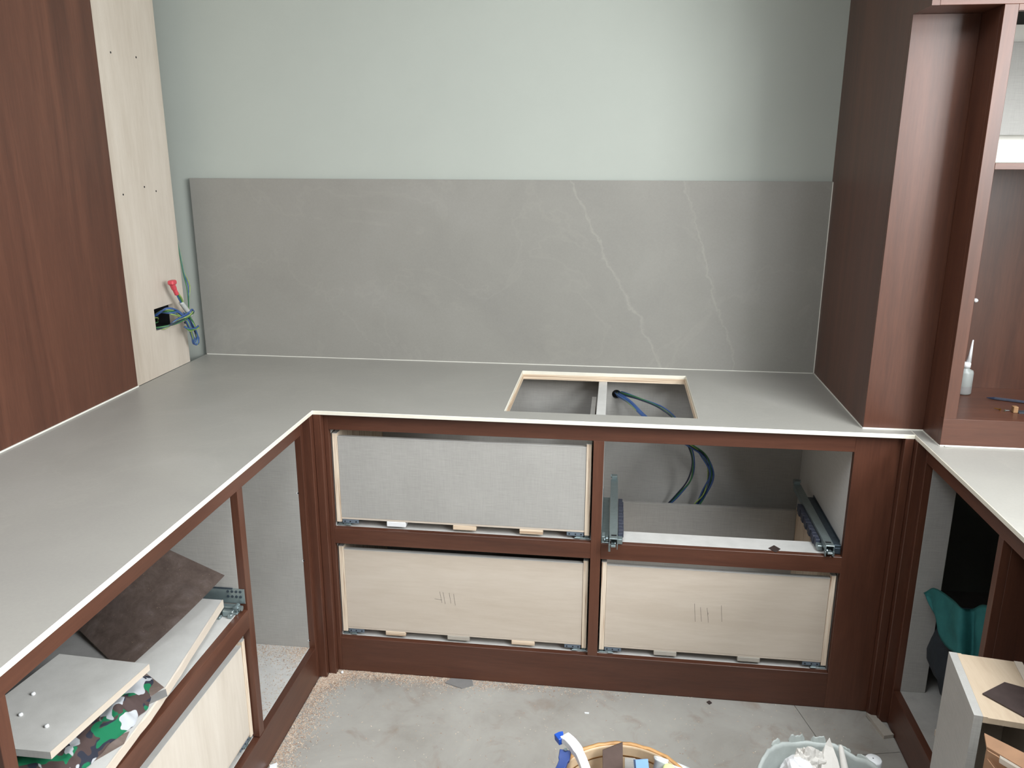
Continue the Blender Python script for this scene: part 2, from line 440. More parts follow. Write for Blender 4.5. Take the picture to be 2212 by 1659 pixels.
# ply base under the back slab around the cut-out
bm = bmesh.new()
bx0, bx1, by0, by1 = X1, 1.566, .047, .624
for (x0, y0, x1, y1) in ((bx0, by0, HX0+.003, by1), (HX1-.003, by0, bx1, by1), (HX0+.003, HY1-.002, HX1-.003, by1), (HX0+.003, by0, HX1-.003, HY0-.002)):
    add_box(bm, (x0, y0, .8705), (x1, y1, .8882))
link('ply_base', bm, ply_edge, wt)

# ------------------------------------------------------------------ splashback
sb = empty('splashback', (.46, DB, H), 'grey stone splashback panel with faint white veins behind the worktop', 'splashback')
box('stone_panel', (XP+.0005, DB, H+.0008), (XPANEL-.0014, DB+.0115, H+.6536), stone_splash, sb, .0012)
bm = bmesh.new(); add_box(bm, (XP+.01, DB+.012, H+.03), (XPANEL-.03, YW-.0005, H+.62)); link('backing_board', bm, ply[0], sb)
box('sealant_bead', (XP+.004, DB-.0022, H), (XPANEL-.004, DB-.0001, H+.0024), sealant, sb, .0005)
box('sealant_bead', (XPANEL-.0030, DB-.0018, H+.0024), (XPANEL-.0001, DB-.0001, H+.652), sealant, sb, .0004)

# ------------------------------------------------------------------ frame-and-carcass base cabinets
back_map = lambda u, v, z: (u, v, z)
left_map = lambda u, v, z: (-v, u, z)
right_map = lambda u, v, z: (XR+v, u, z)
AX = {id(back_map): (0, 1), id(left_map): (1, 0), id(right_map): (1, 0)}
def mbox(fn, name, lo, hi, mat, parent, bev=0.0008):
    return box(name, fn(*lo), fn(*hi), mat, parent, bev)
FO, FT = .025, .020             # frame front and thickness behind the slab edge

bc = empty('base_cabinet', (.82, .33, 0), 'walnut-framed base cabinet under the hob cut-out, three drawers and one empty drawer bay', 'cabinet')
F = back_map
wz, wx, wy = walnut[2], walnut[0], walnut[1]
# stepped corner posts, left and right
box('corner_post', (-.045, -.0215, 0), (-.0004, .045, .8878), wz, bc, .0015)
box('corner_post', (.0, 0, 0), (.0236, .045, .8878), wz, bc, .0015)
box('corner_post', (XR+.0004, -.0215, 0), (XR+.045, .045, .8878), wz, bc, .0015)
box('corner_post', (XR-.0236, 0, 0), (XR, .045, .8878), wz, bc, .0015)
mbox(F, 'stile', (.024, FO, 0), (X1, FO+FT, .8878), wz, bc)
mbox(F, 'stile', (X2, FO, Z4), (X3, FO+FT, Z1), wz, bc)
mbox(F, 'stile', (X4, FO, 0), (XR-.024, FO+FT, .8878), wz, bc)
mbox(F, 'top_rail', (X1, FO, Z1), (X4, FO+FT, .8878), wx, bc)
mbox(F, 'middle_rail', (X1, FO, Z3), (X2, FO+FT, Z2), wx, bc)
mbox(F, 'middle_rail', (X3, FO, Z3), (X4, FO+FT, Z2), wx, bc)
mbox(F, 'bottom_rail', (X1, FO, 0), (X4, FO+FT, Z4), wx, bc)
cb = FO+FT
mbox(F, 'side_panel', (X1-.018, cb, .10), (X1, .624, .8695), linen_light, bc)
mbox(F, 'side_panel', (X4, cb, .10), (X4+.018, .624, .8695), linen_light, bc)
mbox(F, 'partition', (X2+.002, cb, Z4), (X3, .624, .8695), linen_light, bc)
mbox(F, 'bottom_board', (X1, cb, Z4-.018), (X4, .624, Z4-.0004), linen_light, bc)
mbox(F, 'stretcher', (X1, cb, Z2-.018), (X2+.0018, .135, Z2-.0004), linen_light, bc)
mbox(F, 'stretcher', (X3, cb, Z2-.018), (X4, .120, Z2-.0004), linen_light, bc)
# back panel with a round cable hole (ring of quads)
def panel_with_hole(name, x0, x1, z0, z1, y0, y1, cx, cz, r, mat, parent, axis=1, seg=20):
    bm = bmesh.new(); inn = []; out = []
    for yy in (y0, y1):
        a = []; b = []
        for k in range(seg):
            t = 2*math.pi*k/seg; c, s = math.cos(t), math.sin(t)
            a.append(bm.verts.new((cx+r*c, yy, cz+r*s)))
            sc = min((x1-cx)/c if c > 1e-6 else ((x0-cx)/c if c < -1e-6 else 1e9), (z1-cz)/s if s > 1e-6 else ((z0-cz)/s if s < -1e-6 else 1e9))
            b.append(bm.verts.new((cx+sc*c, yy, cz+sc*s)))
        inn.append(a); out.append(b)
    cor = [(x0, z0), (x1, z0), (x1, z1), (x0, z1)]
    for l in range(2):
        for k in range(seg):
            j = (k+1) % seg
            bm.faces.new((inn[l][k], inn[l][j], out[l][j], out[l][k]))
            p, q = out[l][k].co, out[l][j].co
            if abs(p.x-q.x) > 1e-6 and abs(p.z-q.z) > 1e-6:
                for (u, w) in cor:
                    if (abs(u-p.x) < 1e-5 or abs(u-q.x) < 1e-5) and (abs(w-p.z) < 1e-5 or abs(w-q.z) < 1e-5):
                        c = bm.verts.new((u, (y0, y1)[l], w)); bm.faces.new((out[l][k], out[l][j], c))
    for k in range(seg):
        j = (k+1) % seg; bm.faces.new((inn[0][k], inn[0][j], inn[1][j], inn[1][k]))
    return link(name, bm, mat, parent)
panel_with_hole('back_panel', X1-.018, X4+.018, .10, .8695, .6245, .636, .902, .806, .0165, linen_m, bc)
box('hole_box', (.87, .6365, .775), (.935, .6475, .837), black, bc, 0)

def drawer(fn, u0, u1, zb, zt, front_mat, side_mat, parent, packers, marks=(), back_drop=.026):
    d = mbox(fn, 'drawer', (u0+.0205, .042, zb+.031), (u1-.0205, .057, zt-.028), front_mat, parent, .0007)
    for a, b in ((u0+.005, u0+.020), (u1-.020, u1-.005)):
        mbox(fn, 'side_board', (a, .040, zb+.0155), (b, .540, zt-.0172), side_mat, d, .0005)
        mbox(fn, 'edge_band', (a, .040, zt-.0171), (b, .540, zt-.0163), linen_light, d, 0)
    mbox(fn, 'back_board', (u0+.0205, .525, zb+.031), (u1-.0205, .5395, zt-back_drop), linen_m, d, .0007)
    mbox(fn, 'bottom_board', (u0+.0205, .0425, zb+.0245), (u1-.0205, .539, zb+.0305), ply[0], d, .0004)
    mbox(fn, 'edge_band', (u0+.0205, .0412, zt-.0279), (u1-.0205, .0575, zt-.0268), linen_light, d, 0)
    for s in (0, 1):
        um = (lambda t: u0+t) if s == 0 else (lambda t: u1-t)
        bm = bmesh.new()
        def bb(l, h): add_box(bm, fn(*l), fn(*h), .0008)
        bb((um(.022), .044, zb+.0105), (um(.074), .047, zb+.0238))
        bb((um(.022), .047, zb+.0195), (um(.074), .095, zb+.0238))
        for t in (.030, .047, .066):
            c = fn(um(t), .0432, zb+.0165); ax = 1 if fn is back_map else 0
            add_disc(bm, c, ax, .0021, (.001 if fn is not left_map else -.001), 10, 1)
        link('locking_clip', bm, [clip_blue, black], d)
        bm = bmesh.new()
        bb((um(.004), .046, zb+.0005), (um(.034), .46, zb+.0045)); bb((um(.007), .050, zb+.0045), (um(.020), .46, zb+.0150))
        bb((um(.024), .046, zb+.0045), (um(.046), .075, zb+.0090)); bb((um(.032), .042, zb+.003), (um(.050), .052, zb+.0065))
        link('runner_end', bm, metal, d)
    for a in (u0+.076, u1-.098): mbox(fn, 'release_lever', (a, .060, zb+.0200), (a+.022, .075, zb+.0243), orange_pl, d, .0008)
    for (t, w, mt, hgt) in packers:
        mbox(fn, 'packer_block', (u0+t, .0415, zb+.0235-hgt), (u0+t+w, .090, zb+.0243), mt, d, .0012)
    if marks:
        for (ua, za, ub, zb2) in marks:
            bm = bmesh.new()
            dx, dz = ub-ua, zb2-za; L = math.hypot(dx, dz); nx, nz = -dz/L*.0004, dx/L*.0004
            P = [(ua-nx, za-nz), (ub-nx, zb2-nz), (ub+nx, zb2+nz), (ua+nx, za+nz)]
            add_hex(bm, [fn(p[0], .0420, p[1]) for p in P], [fn(p[0], .0417, p[1]) for p in P])
            link('pencil_mark', bm, pencil_grey, d)
    return d
white_block = linen_light
drawer(F, X1, X2, Z2, Z1, linen_m, ply_edge_up, bc, [(.165, .060, white_pl, .016), (.375, .072, ply_edge, .014), (.582, .072, ply_edge, .015)], back_drop=.14)
drawer(F, X1, X2, Z4, Z3, ply[0], ply_edge_up, bc, [(.146, .066, ply_edge, .014), (.350, .072, offcut_m, .014), (.558, .074, ply_edge, .014)],
       [(.3655, .301, .372, .262), (.376, .300, .3825, .259), (.396, .299, .401, .262), (.410, .296, .415, .256), (.348, .2745, .372, .272)])
drawer(F, X3, X4, Z4, Z3, ply[0], ply_edge_up, bc, [(.175, .070, offcut_m, .015), (.430, .068, offcut_m, .015)],
       [(1.158, .318, 1.163, .256), (1.176, .307, 1.182, .258), (1.196, .306, 1.203, .256), (1.238, .318, 1.243, .262), (1.200, .29, 1.2005, .284)])
# bare runners in the empty bay
def runner(parent, s):
    yo = .034*s
    um = (lambda t: X3+t) if s == 0 else (lambda t: X4-t)
    bm = bmesh.new()
    def bb(l, h, mi=0, bev=.0008): add_box(bm, (l[0], l[1]+yo, l[2]), (h[0], h[1]+yo, h[2]), bev, mi)
    bb((um(.0245), -.012, .5415), (um(.0495), .455, .545)); bb((um(.0245), -.012, .526), (um(.0268), .455, .5415)); bb((um(.0472), -.012, .526), (um(.0495), .455, .5415))
    bb((um(.030), -.020, .520), (um(.044), .02, .5262))
    r = link('runner', bm, metal, parent)
    bm = bmesh.new(); bb((um(.0002), .028, .509), (um(.0022), .37, .545)); bb((um(.0022), .028, .5092), (um(.024), .37, .5125)); bb((um(.0022), .03, .5125), (um(.012), .06, .530))
    if s: bb((um(.0022), .005, .5305), (um(.0235), .36, .5400)); bb((um(.0022), .005, .5125), (um(.0235), .04, .5305))
    link('runner_bracket', bm, metal_dark if s else metal, r)  # right bracket in darker metal: shadow beside the rail put into the colour
    bm = bmesh.new()
    for k in range(11):
        y = .045+k*.024; bb((um(.051), y, .511), (um(.0645+.003*(k % 2)), y+.0235, .536))
    link('gear_strip', bm, gear_dark, r)
    bm = bmesh.new(); bb((um(.028), .455, .541), (um(.047), .478, .556)); add_disc(bm, (um(.024), .466+yo, .553), 0, .006, .004 if s == 0 else -.004, 10)
    bb((um(.031), .452, .534), (um(.044), .458, .541))
    link('rear_hook', bm, metal, r)
    bm = bmesh.new(); bb((um(.012), .03, .512), (um(.024), .05, .526), 0, .003); bb((um(.006), .026, .5135), (um(.016), .044, .524), 0, .004); link('runner_tip', bm, metal, r); bm = bmesh.new(); bb((um(.0495), .02, .512), (um(.064), .044, .528), 0, .001)
    link('runner_stop', bm, metal, r); bm = bmesh.new()
    add_disc(bm, (um(.0258), -.011+yo, .527), 2, .0035, -.024+.010*s, 10); link('runner_pin', bm, metal, r)
    bm = bmesh.new(); bb((um(.0472), -.015, .511), (um(.0497), 0, .527)); link('runner_tab', bm, metal, r)
    bm = bmesh.new(); add_disc(bm, (um(.044), .0+yo, .522), 0, .008, .003 if s else -.003, 12)
    link('runner_roller', bm, metal, r)
    bm = bmesh.new(); bb((um(.030), .006, .5449), (um(.046), .014, .5456), 0, 0); link('slot', bm, black, r)
runner(bc, 0); runner(bc, 1)

# ------------------------------------------------------------------ left base cabinet
lc = empty('base_cabinet', (-.3, -.68, 0), 'walnut-framed base cabinet of the left run, open upper bay of boards and cloth', 'cabinet')
F = left_map
UL = -.0405                      # inner edge of far opening
mbox(F, 'stile', (UL, FO, 0), (-.0222, FO+FT, .8878), wz, lc)
mbox(F, 'stile', (-.4655, FO, Z4), (-.4365, FO+FT, Z1), wz, lc)
mbox(F, 'stile', (-1.294, FO, Z4), (-1.267, FO+FT, Z1), wz, lc)
mbox(F, 'stile', (-2.9, FO, 0), (-2.1, FO+FT, .8878), wz, lc)
mbox(F, 'top_rail', (-2.1, FO, Z1), (UL, FO+FT, .8878), wy, lc)
mbox(F, 'middle_rail', (-1.267, FO, .4535), (-.4655, FO+FT, .5065), wy, lc)
mbox(F, 'bottom_rail', (-2.1, FO, 0), (UL, FO+FT, .1185), wy, lc)
mbox(F, 'side_panel', (-.0400, cb, .10), (-.022, .615, .8878), linen_m, lc)
mbox(F, 'partition', (-.4655, cb, .119), (-.4475, .615, .8878), linen_m, lc)
mbox(F, 'partition', (-1.285, cb, .119), (-1.267, .615, .8878), linen_m, lc)
mbox(F, 'bottom_board', (-2.1, cb, .1005), (-.0405, .615, .1183), linen_light, lc)
mbox(F, 'stretcher', (-1.267, cb, .489), (-.466, .150, .5062), linen_light, lc)
mbox(F, 'back_panel', (-2.1, .6155, .10), (-.022, .627, .8878), linen_m, lc)
for (u, z) in ((-.0405, .649), (-.0405, .424), (-.0405, .144)):
    bm = bmesh.new(); add_disc(bm, (-.0475 if z > .5 else -.045, -.0407, z), 1, .0034, .0006, 12, 0); add_disc(bm, (-.0455 if z > .5 else -.043, -.0411, z+.0005), 1, .0025, .0006, 12, 1)
    link('pilot_hole', bm, [white_pl, black], lc)
lmark = [] 
drawer(F, -1.267, -.4655, .1185, .4400, ply_white, ply_edge_up, lc, [(.33, .07, offcut_m, .014)], [])
# runner plate by the far partition in the upper bay
bm = bmesh.new()
add_box(bm, (-.30, -.4684, .5245), (-.029, -.4662, .566), .0006)
for i in range(4):
    for j in range(2): add_disc(bm, (-.040-.011*i, -.4686, .558-.014*j), 1, .0036, -.0012, 10, 1)
add_box(bm, (-.30, -.4700, .5640), (-.060, -.4662, .5675), .0004, 2)
link('runner_plate', bm, [metal, metal_dark, metal_dark], lc)
bm = bmesh.new()
add_box(bm, (-.45, -.4945, .5068), (-.040, -.4690, .512), .0008)
add_box(bm, (-.45, -.4880, .512), (-.042, -.4720, .5245), .0012)
add_box(bm, (-.075, -.5060, .5068), (-.046, -.4950, .5230), .002); add_box(bm, (-.058, -.5140, .5068), (-.046, -.5062, .5180), .002)
add_disc(bm, (-.040, -.481, .5190), 0, .0070, .008, 12); add_disc(bm, (-.046, -.4925, .5230), 1, .0062, .018, 12)
add_box(bm, (-.092, -.5200, .5068), (-.074, -.5080, .5140), .001)
link('runner_end', bm, metal, lc)
box('runner_rail', (-.45, -1.262, .5068), (-.06, -1.240, .5235), metal, lc)

# ------------------------------------------------------------------ right base cabinet
rc = empty('base_cabinet', (2.05, -.7, 0), 'dark walnut-framed base cabinet of the right run, open bay with teal cloth inside', 'cabinet')
F = right_map
mbox(F, 'stile', (-.0345, FO, 0), (-.0222, FO+FT, .8878), wz, rc)
mbox(F, 'stile', (-.505, FO, Z4), (-.483, FO+FT, Z1), wz, rc)
mbox(F, 'stile', (-1.30, FO, 0), (-1.26, FO+FT, .8878), wz, rc)
mbox(F, 'top_rail', (-1.26, FO, Z1), (-.0345, FO+FT, .8878), wy, rc)
mbox(F, 'bottom_rail', (-1.26, FO, 0), (-.0345, FO+FT, .119), wy, rc)
mbox(F, 'bottom_board', (-1.26, cb, .1005), (.60, .69, .1188), linen_m, rc)
mbox(F, 'filler_panel', (-.0345, cb, .1192), (-.0165, .114, .8878), linen_m, rc)
mbox(F, 'partition', (-.505, cb, .1192), (-.487, .69, .8878), walnut[2], rc)
mbox(F, 'side_panel', (-1.30, cb, .10), (-1.262, .69, .8878), linen_m, rc)
mbox(F, 'back_panel', (-1.26, .6905, .10), (.62, .702, .8878), walnut[2], rc)

# ------------------------------------------------------------------ tall cabinet on the left
tc = empty('tall_cabinet', (-.86, -.8, H), 'tall left cabinet with walnut side and raw ply strip standing on the worktop', 'cabinet')
box('walnut_panel', (XP-.018, -2.6, H+.003), (XP+.0005, .1796, 2.55), walnut[2], tc, .0006)
# ply strip with a square socket cut-out
bm = bmesh.new()
PY0, PY1, QZ0, QZ1 = .3255, .4495, 1.056, 1.131
ys = (.1804, PY0, PY1, .5255); zs = (H+.0012, QZ0, QZ1, 2.55)
for i in range(3):
    for j in range(3):
        if i == 1 and j == 1: continue
        vs = [bm.verts.new((XP, y, z)) for y, z in ((ys[i], zs[j]), (ys[i+1], zs[j]), (ys[i+1], zs[j+1]), (ys[i], zs[j+1]))]
        bm.faces.new(vs)
bmesh.ops.remove_doubles(bm, verts=bm.verts, dist=1e-6)
r = bmesh.ops.extrude_face_region(bm, geom=list(bm.faces))
bmesh.ops.translate(bm, verts=[g for g in r['geom'] if isinstance(g, bmesh.types.BMVert)], vec=(-.018, 0, 0))
link('ply_strip', bm, ply_pale, tc)
bm = bmesh.new()
for (lo, hi) in (((XP-.0945, PY0-.01, QZ0-.01), (XP-.09, PY1+.01, QZ1+.01)), ((XP-.09, PY0-.01, QZ0-.01), (XP-.0185, PY0-.002, QZ1+.01)), ((XP-.09, PY1+.002, QZ0-.01), (XP-.0185, PY1+.01, QZ1+.01)),
                 ((XP-.09, PY0-.002, QZ0-.01), (XP-.0185, PY1+.002, QZ0-.002)), ((XP-.09, PY0-.002, QZ1+.002), (XP-.0185, PY1+.002, QZ1+.01))): add_box(bm, lo, hi)
link('socket_box', bm, black, tc)
for (y, z) in ((.252, 1.934), (.39, 1.935), (.353, 1.533), (.421, 1.517), (.228, 1.514)):
    disc('screw_hole', (XP-.0003, y, z), 0, .0033, .0007, black, tc, 10)
box('sealant_bead', (XP+.0005, -2.6, H+.0001), (XP+.0045, .1796, H+.0040), sealant, tc, .0004)
box('back_panel', (LX+.001, -2.6, H+.003), (LX+.019, .50, 2.55), linen_m, tc)
box('end_panel', (LX+.019, .482, H+.003), (XP-.0188, .50, 2.55), linen_m, tc)
box('bottom_board', (LX+.019, -2.6, H+.003), (XP-.0188, .482, H+.020), linen_m, tc)

# ------------------------------------------------------------------ display cabinet on the right
dc = empty('display_cabinet', (2.0, .25, H), 'tall right corner cabinet in walnut with open shelves, standing on the worktop', 'cabinet')
XC, YF2, YN, ZS = 1.7446, -.0862, .0398, 1.970
bm = bmesh.new()
Lp = [(YN+.0182, H+.0015), (YW-.001, H+.0015), (YW-.001, 2.55), (YF2, 2.55), (YF2, ZS), (YN+.0182, ZS)]
add_hex(bm, [(XPANEL, y, z) for y, z in Lp], [(XPANEL+.018, y, z) for y, z in Lp]); link('side_panel', bm, walnut[2], dc)
box('recess_panel', (XPANEL, YN, H+.0025), (XC-.0003, YN+.018, ZS), walnut[2], dc, .0004)
box('cabinet_side', (XC, YF2+.020, H+.0025), (XC+.018, .263, ZS), walnut[2], dc, .0004)
box('soffit_panel', (XPANEL+.0184, YF2+.0204, ZS+.0004), (XC+.016, .263, ZS+.018), walnut[0], dc, .0004)
box('stile', (XC, YF2, .9755), (1.7755, YF2+.020, ZS-.0003), walnut[2], dc, .0006)
box('top_rail', (XPANEL+.0184, YF2, ZS), (WX-.003, YF2+.020, 2.55), walnut[0], dc, .0006)
box('top_rail', (1.7757, YF2, 1.956), (WX-.003, YF2+.020, ZS-.0003), walnut[0], dc, .0004)
box('shelf_rail', (1.7757, YF2, 1.604), (2.33, YF2+.020, 1.619), walnut[0], dc, .0006)
box('bottom_rail', (XC, YF2, H+.0025), (WX-.003, YF2+.020, .9753), walnut[0], dc, .0006)
box('stile', (2.33, YF2, .9755), (WX-.003, YF2+.020, 1.956), walnut[2], dc, .0006)
box('floor_board', (XC+.0184, YF2+.0204, .957), (WX-.003, .245, .9750), walnut[0], dc, .0004)
box('shelf', (XC+.0184, YF2+.0204, 1.604), (WX-.003, .245, 1.6188), linen_light, dc, .0004)
box('back_panel', (XC+.0184, .2455, .957), (WX-.003, .2625, 1.604), walnut[2], dc, 0)
box('upper_back', (XC+.0184, .2455, 1.619), (WX-.003, .2625, ZS), sealant, dc, 0)
box('hanging_panel', (XC+.03, .226, 1.690), (2.38, .2450, 1.925), linen_m, dc, .0006)
box('cabinet_side', (WX-.0212, YF2+.0204, .9755), (WX-.0032, .245, 1.604), walnut[2], dc, 0)
bm = bmesh.new(); add_box(bm, (XPANEL-.0024, YN-.001, H+.0001), (XPANEL-.0001, DB-.003, H+.0026)); link('sealant_bead', bm, sealant, dc)
bm = bmesh.new(); add_box(bm, (XPANEL-.001, YN-.0028, H+.0001), (XC-.0005, YN-.0001, H+.0040)); add_box(bm, (XC-.0025, YF2, H+.0001), (XC-.0001, YN-.003, H+.0024)); link('sealant_bead', bm, sealant, dc)
bm = bmesh.new(); add_box(bm, (XC-.001, YF2-.0032, H+.0001), (WX-.003, YF2-.0001, H+.0040), .0006); add_box(bm, (XC+.010, YF2-.007, H+.0001), (XC+.024, YF2-.003, H+.0050), .0015); link('sealant_bead', bm, sealant, dc)

# ------------------------------------------------------------------ cables by the ply strip
cb1 = empty('cable_bundle', (XP, .40, 1.06), 'coiled blue and green cable bundle hanging from the socket hole in the ply strip', 'cable')
rnd = random.Random(3)
def J(p, a=.004): return (p[0]+rnd.uniform(-a, a), p[1]+rnd.uniform(-a, a), p[2]+rnd.uniform(-a, a))
mats_w = [wire_blue, wire_blue, wire_green, wire_dark, wire_yellow, wire_blue]
for i in range(9):      # loops out of the hole and down the bundle
    k = i*.0034
    tube('wire', [J((XP-.05, .36+k, 1.085)), J((XP-.005, .350+k, 1.112)), J((XP+.030, .352+k, 1.131-k)), J((XP+.038, .385+k, 1.122-k)), J((XP+.040, .425+k, 1.092-k*.6)),
                  J((XP+.042, .455+k*.5, 1.058)), J((XP+.040, .478+k*.5, 1.010)), J((XP+.038, .494+k, .978-k*.3)), J((XP+.041, .507+k*.6, .972+k*.4)), J((XP+.044, .509+k*.5, .992)),
                  J((XP+.046, .492, 1.040)), J((XP+.044, .462, 1.084)), J((XP+.040, .452, 1.095))], .0030, mats_w[(i*5) % 6], cb1, 7, 6)
for i in range(5):      # tight strands crossing as a knot
    k = i*.005
    tube('wire', [J((XP-.04, .338+k, 1.064), .003), J((XP+.004, .352+k, 1.062-k*.3), .003), J((XP+.034, .400, 1.068+k*.6), .003), J((XP+.050, .450, 1.082+k*.6), .003), J((XP+.052, .482, 1.092+k*.5), .003),
                  J((XP+.046, .494, 1.090), .003), J((XP+.036, .486, 1.072), .003), J((XP+.030, .462, 1.060), .003)], .0030, mats_w[(i+2) % 6], cb1, 7, 6)
for i in range(3):
    k = i*.006
    tube('wire', [J((XP+.044, .432+k, 1.052), .002), J((XP+.052, .448, 1.040-k*.5), .002), J((XP+.056, .478, 1.036-k*.4), .002), J((XP+.056, .508, 1.038-k*.5), .002)], .0030, mats_w[i*2 % 6], cb1, 7, 6)
for i in range(3):      # inside the hole
    tube('wire', [J((XP-.07, .335, 1.10-.012*i)), J((XP-.035, .36, 1.105-.014*i)), J((XP-.03, .395, 1.10-.013*i)), J((XP-.06, .43, 1.07))], .0022, (wire_blue, wire_yellow, wire_green)[i], cb1, 6, 6)
tube('sleeve', [(XP+.046, .480, 1.082), (XP+.044, .452, 1.113), (XP+.041, .432, 1.138)], [.0085]*17, white_tape, cb1, 8, 10)
for i, mt in enumerate((wire_blue, wire_green, wire_yellow)):
    tube('wire', [(XP+.041+.003*i, .432+.002*i, 1.136), (XP+.041+.003*i, .418+.004*i, 1.155), (XP+.041+.002*i, .404+.003*i, 1.176)], .0027, mt, cb1, 6, 6)
bm = bmesh.new(); add_tube(bm, spline([(XP+.042, .408, 1.170), (XP+.041, .396, 1.192), (XP+.041, .385, 1.211)], 6), [.0075]*6+[.0095]*7, 10)
add_box(bm, (XP+.031, .372, 1.206), (XP+.052, .402, 1.222), .004); link('tape_cap', bm, red_tape, cb1)
for i, mt in enumerate((wire_green, wire_blue, wire_yellow)):
    tube('wire', [(XP-.010-.002*i, .537+.004*i, 1.345), (XP-.002, .534+.003*i, 1.290), (XP+.004, .534+.004*i, 1.225), (XP+.008+.003*i, .540+.006*i, 1.180), (XP+.014, .532+.004*i, 1.140), (XP+.034, .492, 1.108), (XP+.042, .470, 1.085)], .0022, mt, cb1, 7, 6)

# ------------------------------------------------------------------ cables through the hob cut-out
cb2 = empty('cable_bundle', (.902, .62, .806), 'blue and green cables coming out of the round hole below the hob cut-out', 'cable')
rnd.seed(9)
for i in range(9):
    k = (i % 3)*.005; q = (i//3)*.004; a = .003
    tube('wire', [J((.902, .645, .806), .006), J((.905+k, .610, .803+q), a), J((.945+k, .550, .795+q), a), J((1.000+k, .470+k, .770), a), J((1.070+k, .430+k, .735), a), J((1.150+k, .440, .690), .005),
                  J((1.205+k, .480+k, .635), .005), J((1.235+k, .520, .560), .006), J((1.225+k, .560, .475), .006), J((1.195+k, .585, .40), .006), J((1.15, .60, .30), .006)], .0026, mats_w[(i*5+1) % 6], cb2, 7, 6)
for i in range(3):
    k = i*.005
    tube('wire', [J((.905, .645, .812), .004), J((.925+k, .600, .815), .003), J((.98, .545+k, .815), .003), J((1.05+k, .490, .800), .003), J((1.105+k, .450, .765), .003), J((1.140+k, .440, .700), .004),
                  J((1.168+k, .480, .620), .004), J((1.165+k, .530, .530), .004), J((1.13+k, .57, .45), .004), J((1.085+k, .595, .375), .004), J((1.05, .60, .30), .004)], .0028, (wire_dark, wire_green, wire_blue)[i], cb2, 7, 6)

# ------------------------------------------------------------------ boards, sheets and cloth in the left bay
def flat(name, pts, z0, z1, mat, label=None, cat=None, group=None):
    bm = bmesh.new(); add_hex(bm, [(x, y, z0) for x, y in pts], [(x, y, z1) for x, y in pts]); o = link(name, bm, mat); return tag(o, label, cat, group)
bb_ = empty('shelf_board', (-.3, -.83, .5242), 'large grey board with a torn pale ply front edge, lying in the left bay', 'board')
bm = bmesh.new(); add_hex(bm, [(-.078, -.490, .5242), (-.60, -.490, .5242), (-.60, -1.250, .5242), (-.006, -1.250, .5242), (-.028, -.885, .5242)], [(-.078, -.490, .545), (-.60, -.490, .545), (-.60, -1.250, .545), (-.006, -1.250, .545), (-.028, -.885, .545)])
link('board_panel', bm, linen_light, bb_)
bm = bmesh.new(); rnd.seed(4)
ptsE = []
for i in range(41):
    t = i/40; y = -.490-.760*t
    x = (-.078+(-.028+.078)*(y+.490)/(-.395)) if y > -.885 else (-.028+(.022)*(y+.885)/(-.365))
    ptsE.append((x, y, rnd.uniform(.0014, .0022)+(.0035*abs(mnoise.noise(Vector((y*60, 0, 0)))) if -.95 < y < -.70 else 0)))
for i in range(40):
    (xa, ya, ta), (xb, yb, tb) = ptsE[i], ptsE[i+1]
    add_hex(bm, [(xa+.0002, ya, .5243), (xb+.0002, yb, .5243), (xb+tb, yb, .5243), (xa+ta, ya, .5243)], [(xa-.001, ya, .5456), (xb-.001, yb, .5456), (xb+tb, yb, .5452-(tb-.0014)*.8), (xa+ta, ya, .5452-(ta-.0014)*.8)])
link('torn_edge', bm, ply[1], bb_)
# leaning brown sheet (slightly bowed)
bm = bmesh.new(); n = 14; C = [Vector((-.150, -.812, .5475)), Vector((-.076, -.4705, .604)), Vector((-.330, -.4705, .715)), Vector((-.425, -.625, .565))]
g = []
for i in range(n+1):
    row = []
    for j in range(n+1):
        u, v = i/n, j/n
        p = (C[0]*(1-v)+C[3]*v)*(1-u)+(C[1]*(1-v)+C[2]*v)*u
        p = p+Vector((.016*math.sin(math.pi*u)*(1-v), 0, .010*math.sin(math.pi*u)))
        p.z = max(p.z, .5476); row.append(bm.verts.new(p))
    g.append(row)
fs = [bm.faces.new((g[i][j], g[i+1][j], g[i+1][j+1], g[i][j+1])) for i in range(n) for j in range(n)]
r = bmesh.ops.solidify(bm, geom=fs, thickness=.0013)
tag(link('laminate_sheet', bm, leather), 'large dark brown dusty laminate sheet leaning against the left bay partition', 'sheet')
flat('plastic_film', [(-.145, -.822), (-.345, -.672), (-.52, -.78), (-.36, -1.00)], .5458, .5470, grey_sheet, 'grey plastic film lying under the peg board beside the brown sheet', 'film')
# board with pegs
pb = empty('peg_board', (-.18, -.98, .588), 'small grey board with three pale pegs, resting on the camouflage cloth', 'board')
bm = bmesh.new(); Q = [(-.271, -.840), (-.0615, -.850), (-.092, -1.122), (-.300, -1.122)]
add_hex(bm, [(x, y, .588) for x, y in Q], [(x, y, .603) for x, y in Q]); link('board_panel', bm, linen_light, pb)
e0, e1 = Vector((-.0615, -.850, 0)), Vector((-.092, -1.122, 0)); ex = Vector((.0012, 0, 0)); bm = bmesh.new()
add_hex(bm, [e0+Vector((.0002, 0, .588)), e1+Vector((.0002, 0, .588)), e1+ex+Vector((0, 0, .588)), e0+ex+Vector((0, 0, .588))], [e0+Vector((.0002, 0, .6032)), e1+Vector((.0002, 0, .6032)), e1+ex+Vector((0, 0, .6032)), e0+ex+Vector((0, 0, .6032))])
link('edge_band', bm, ply[1], pb)
for (x, y) in ((-.232, -.975), (-.213, -1.036), (-.142, -1.060)):
    lathe('peg', [(0, .603), (.0042, .603), (.0042, .606), (.003, .608), (0, .608)], (x, y, 0), white_pl, pb, 10)
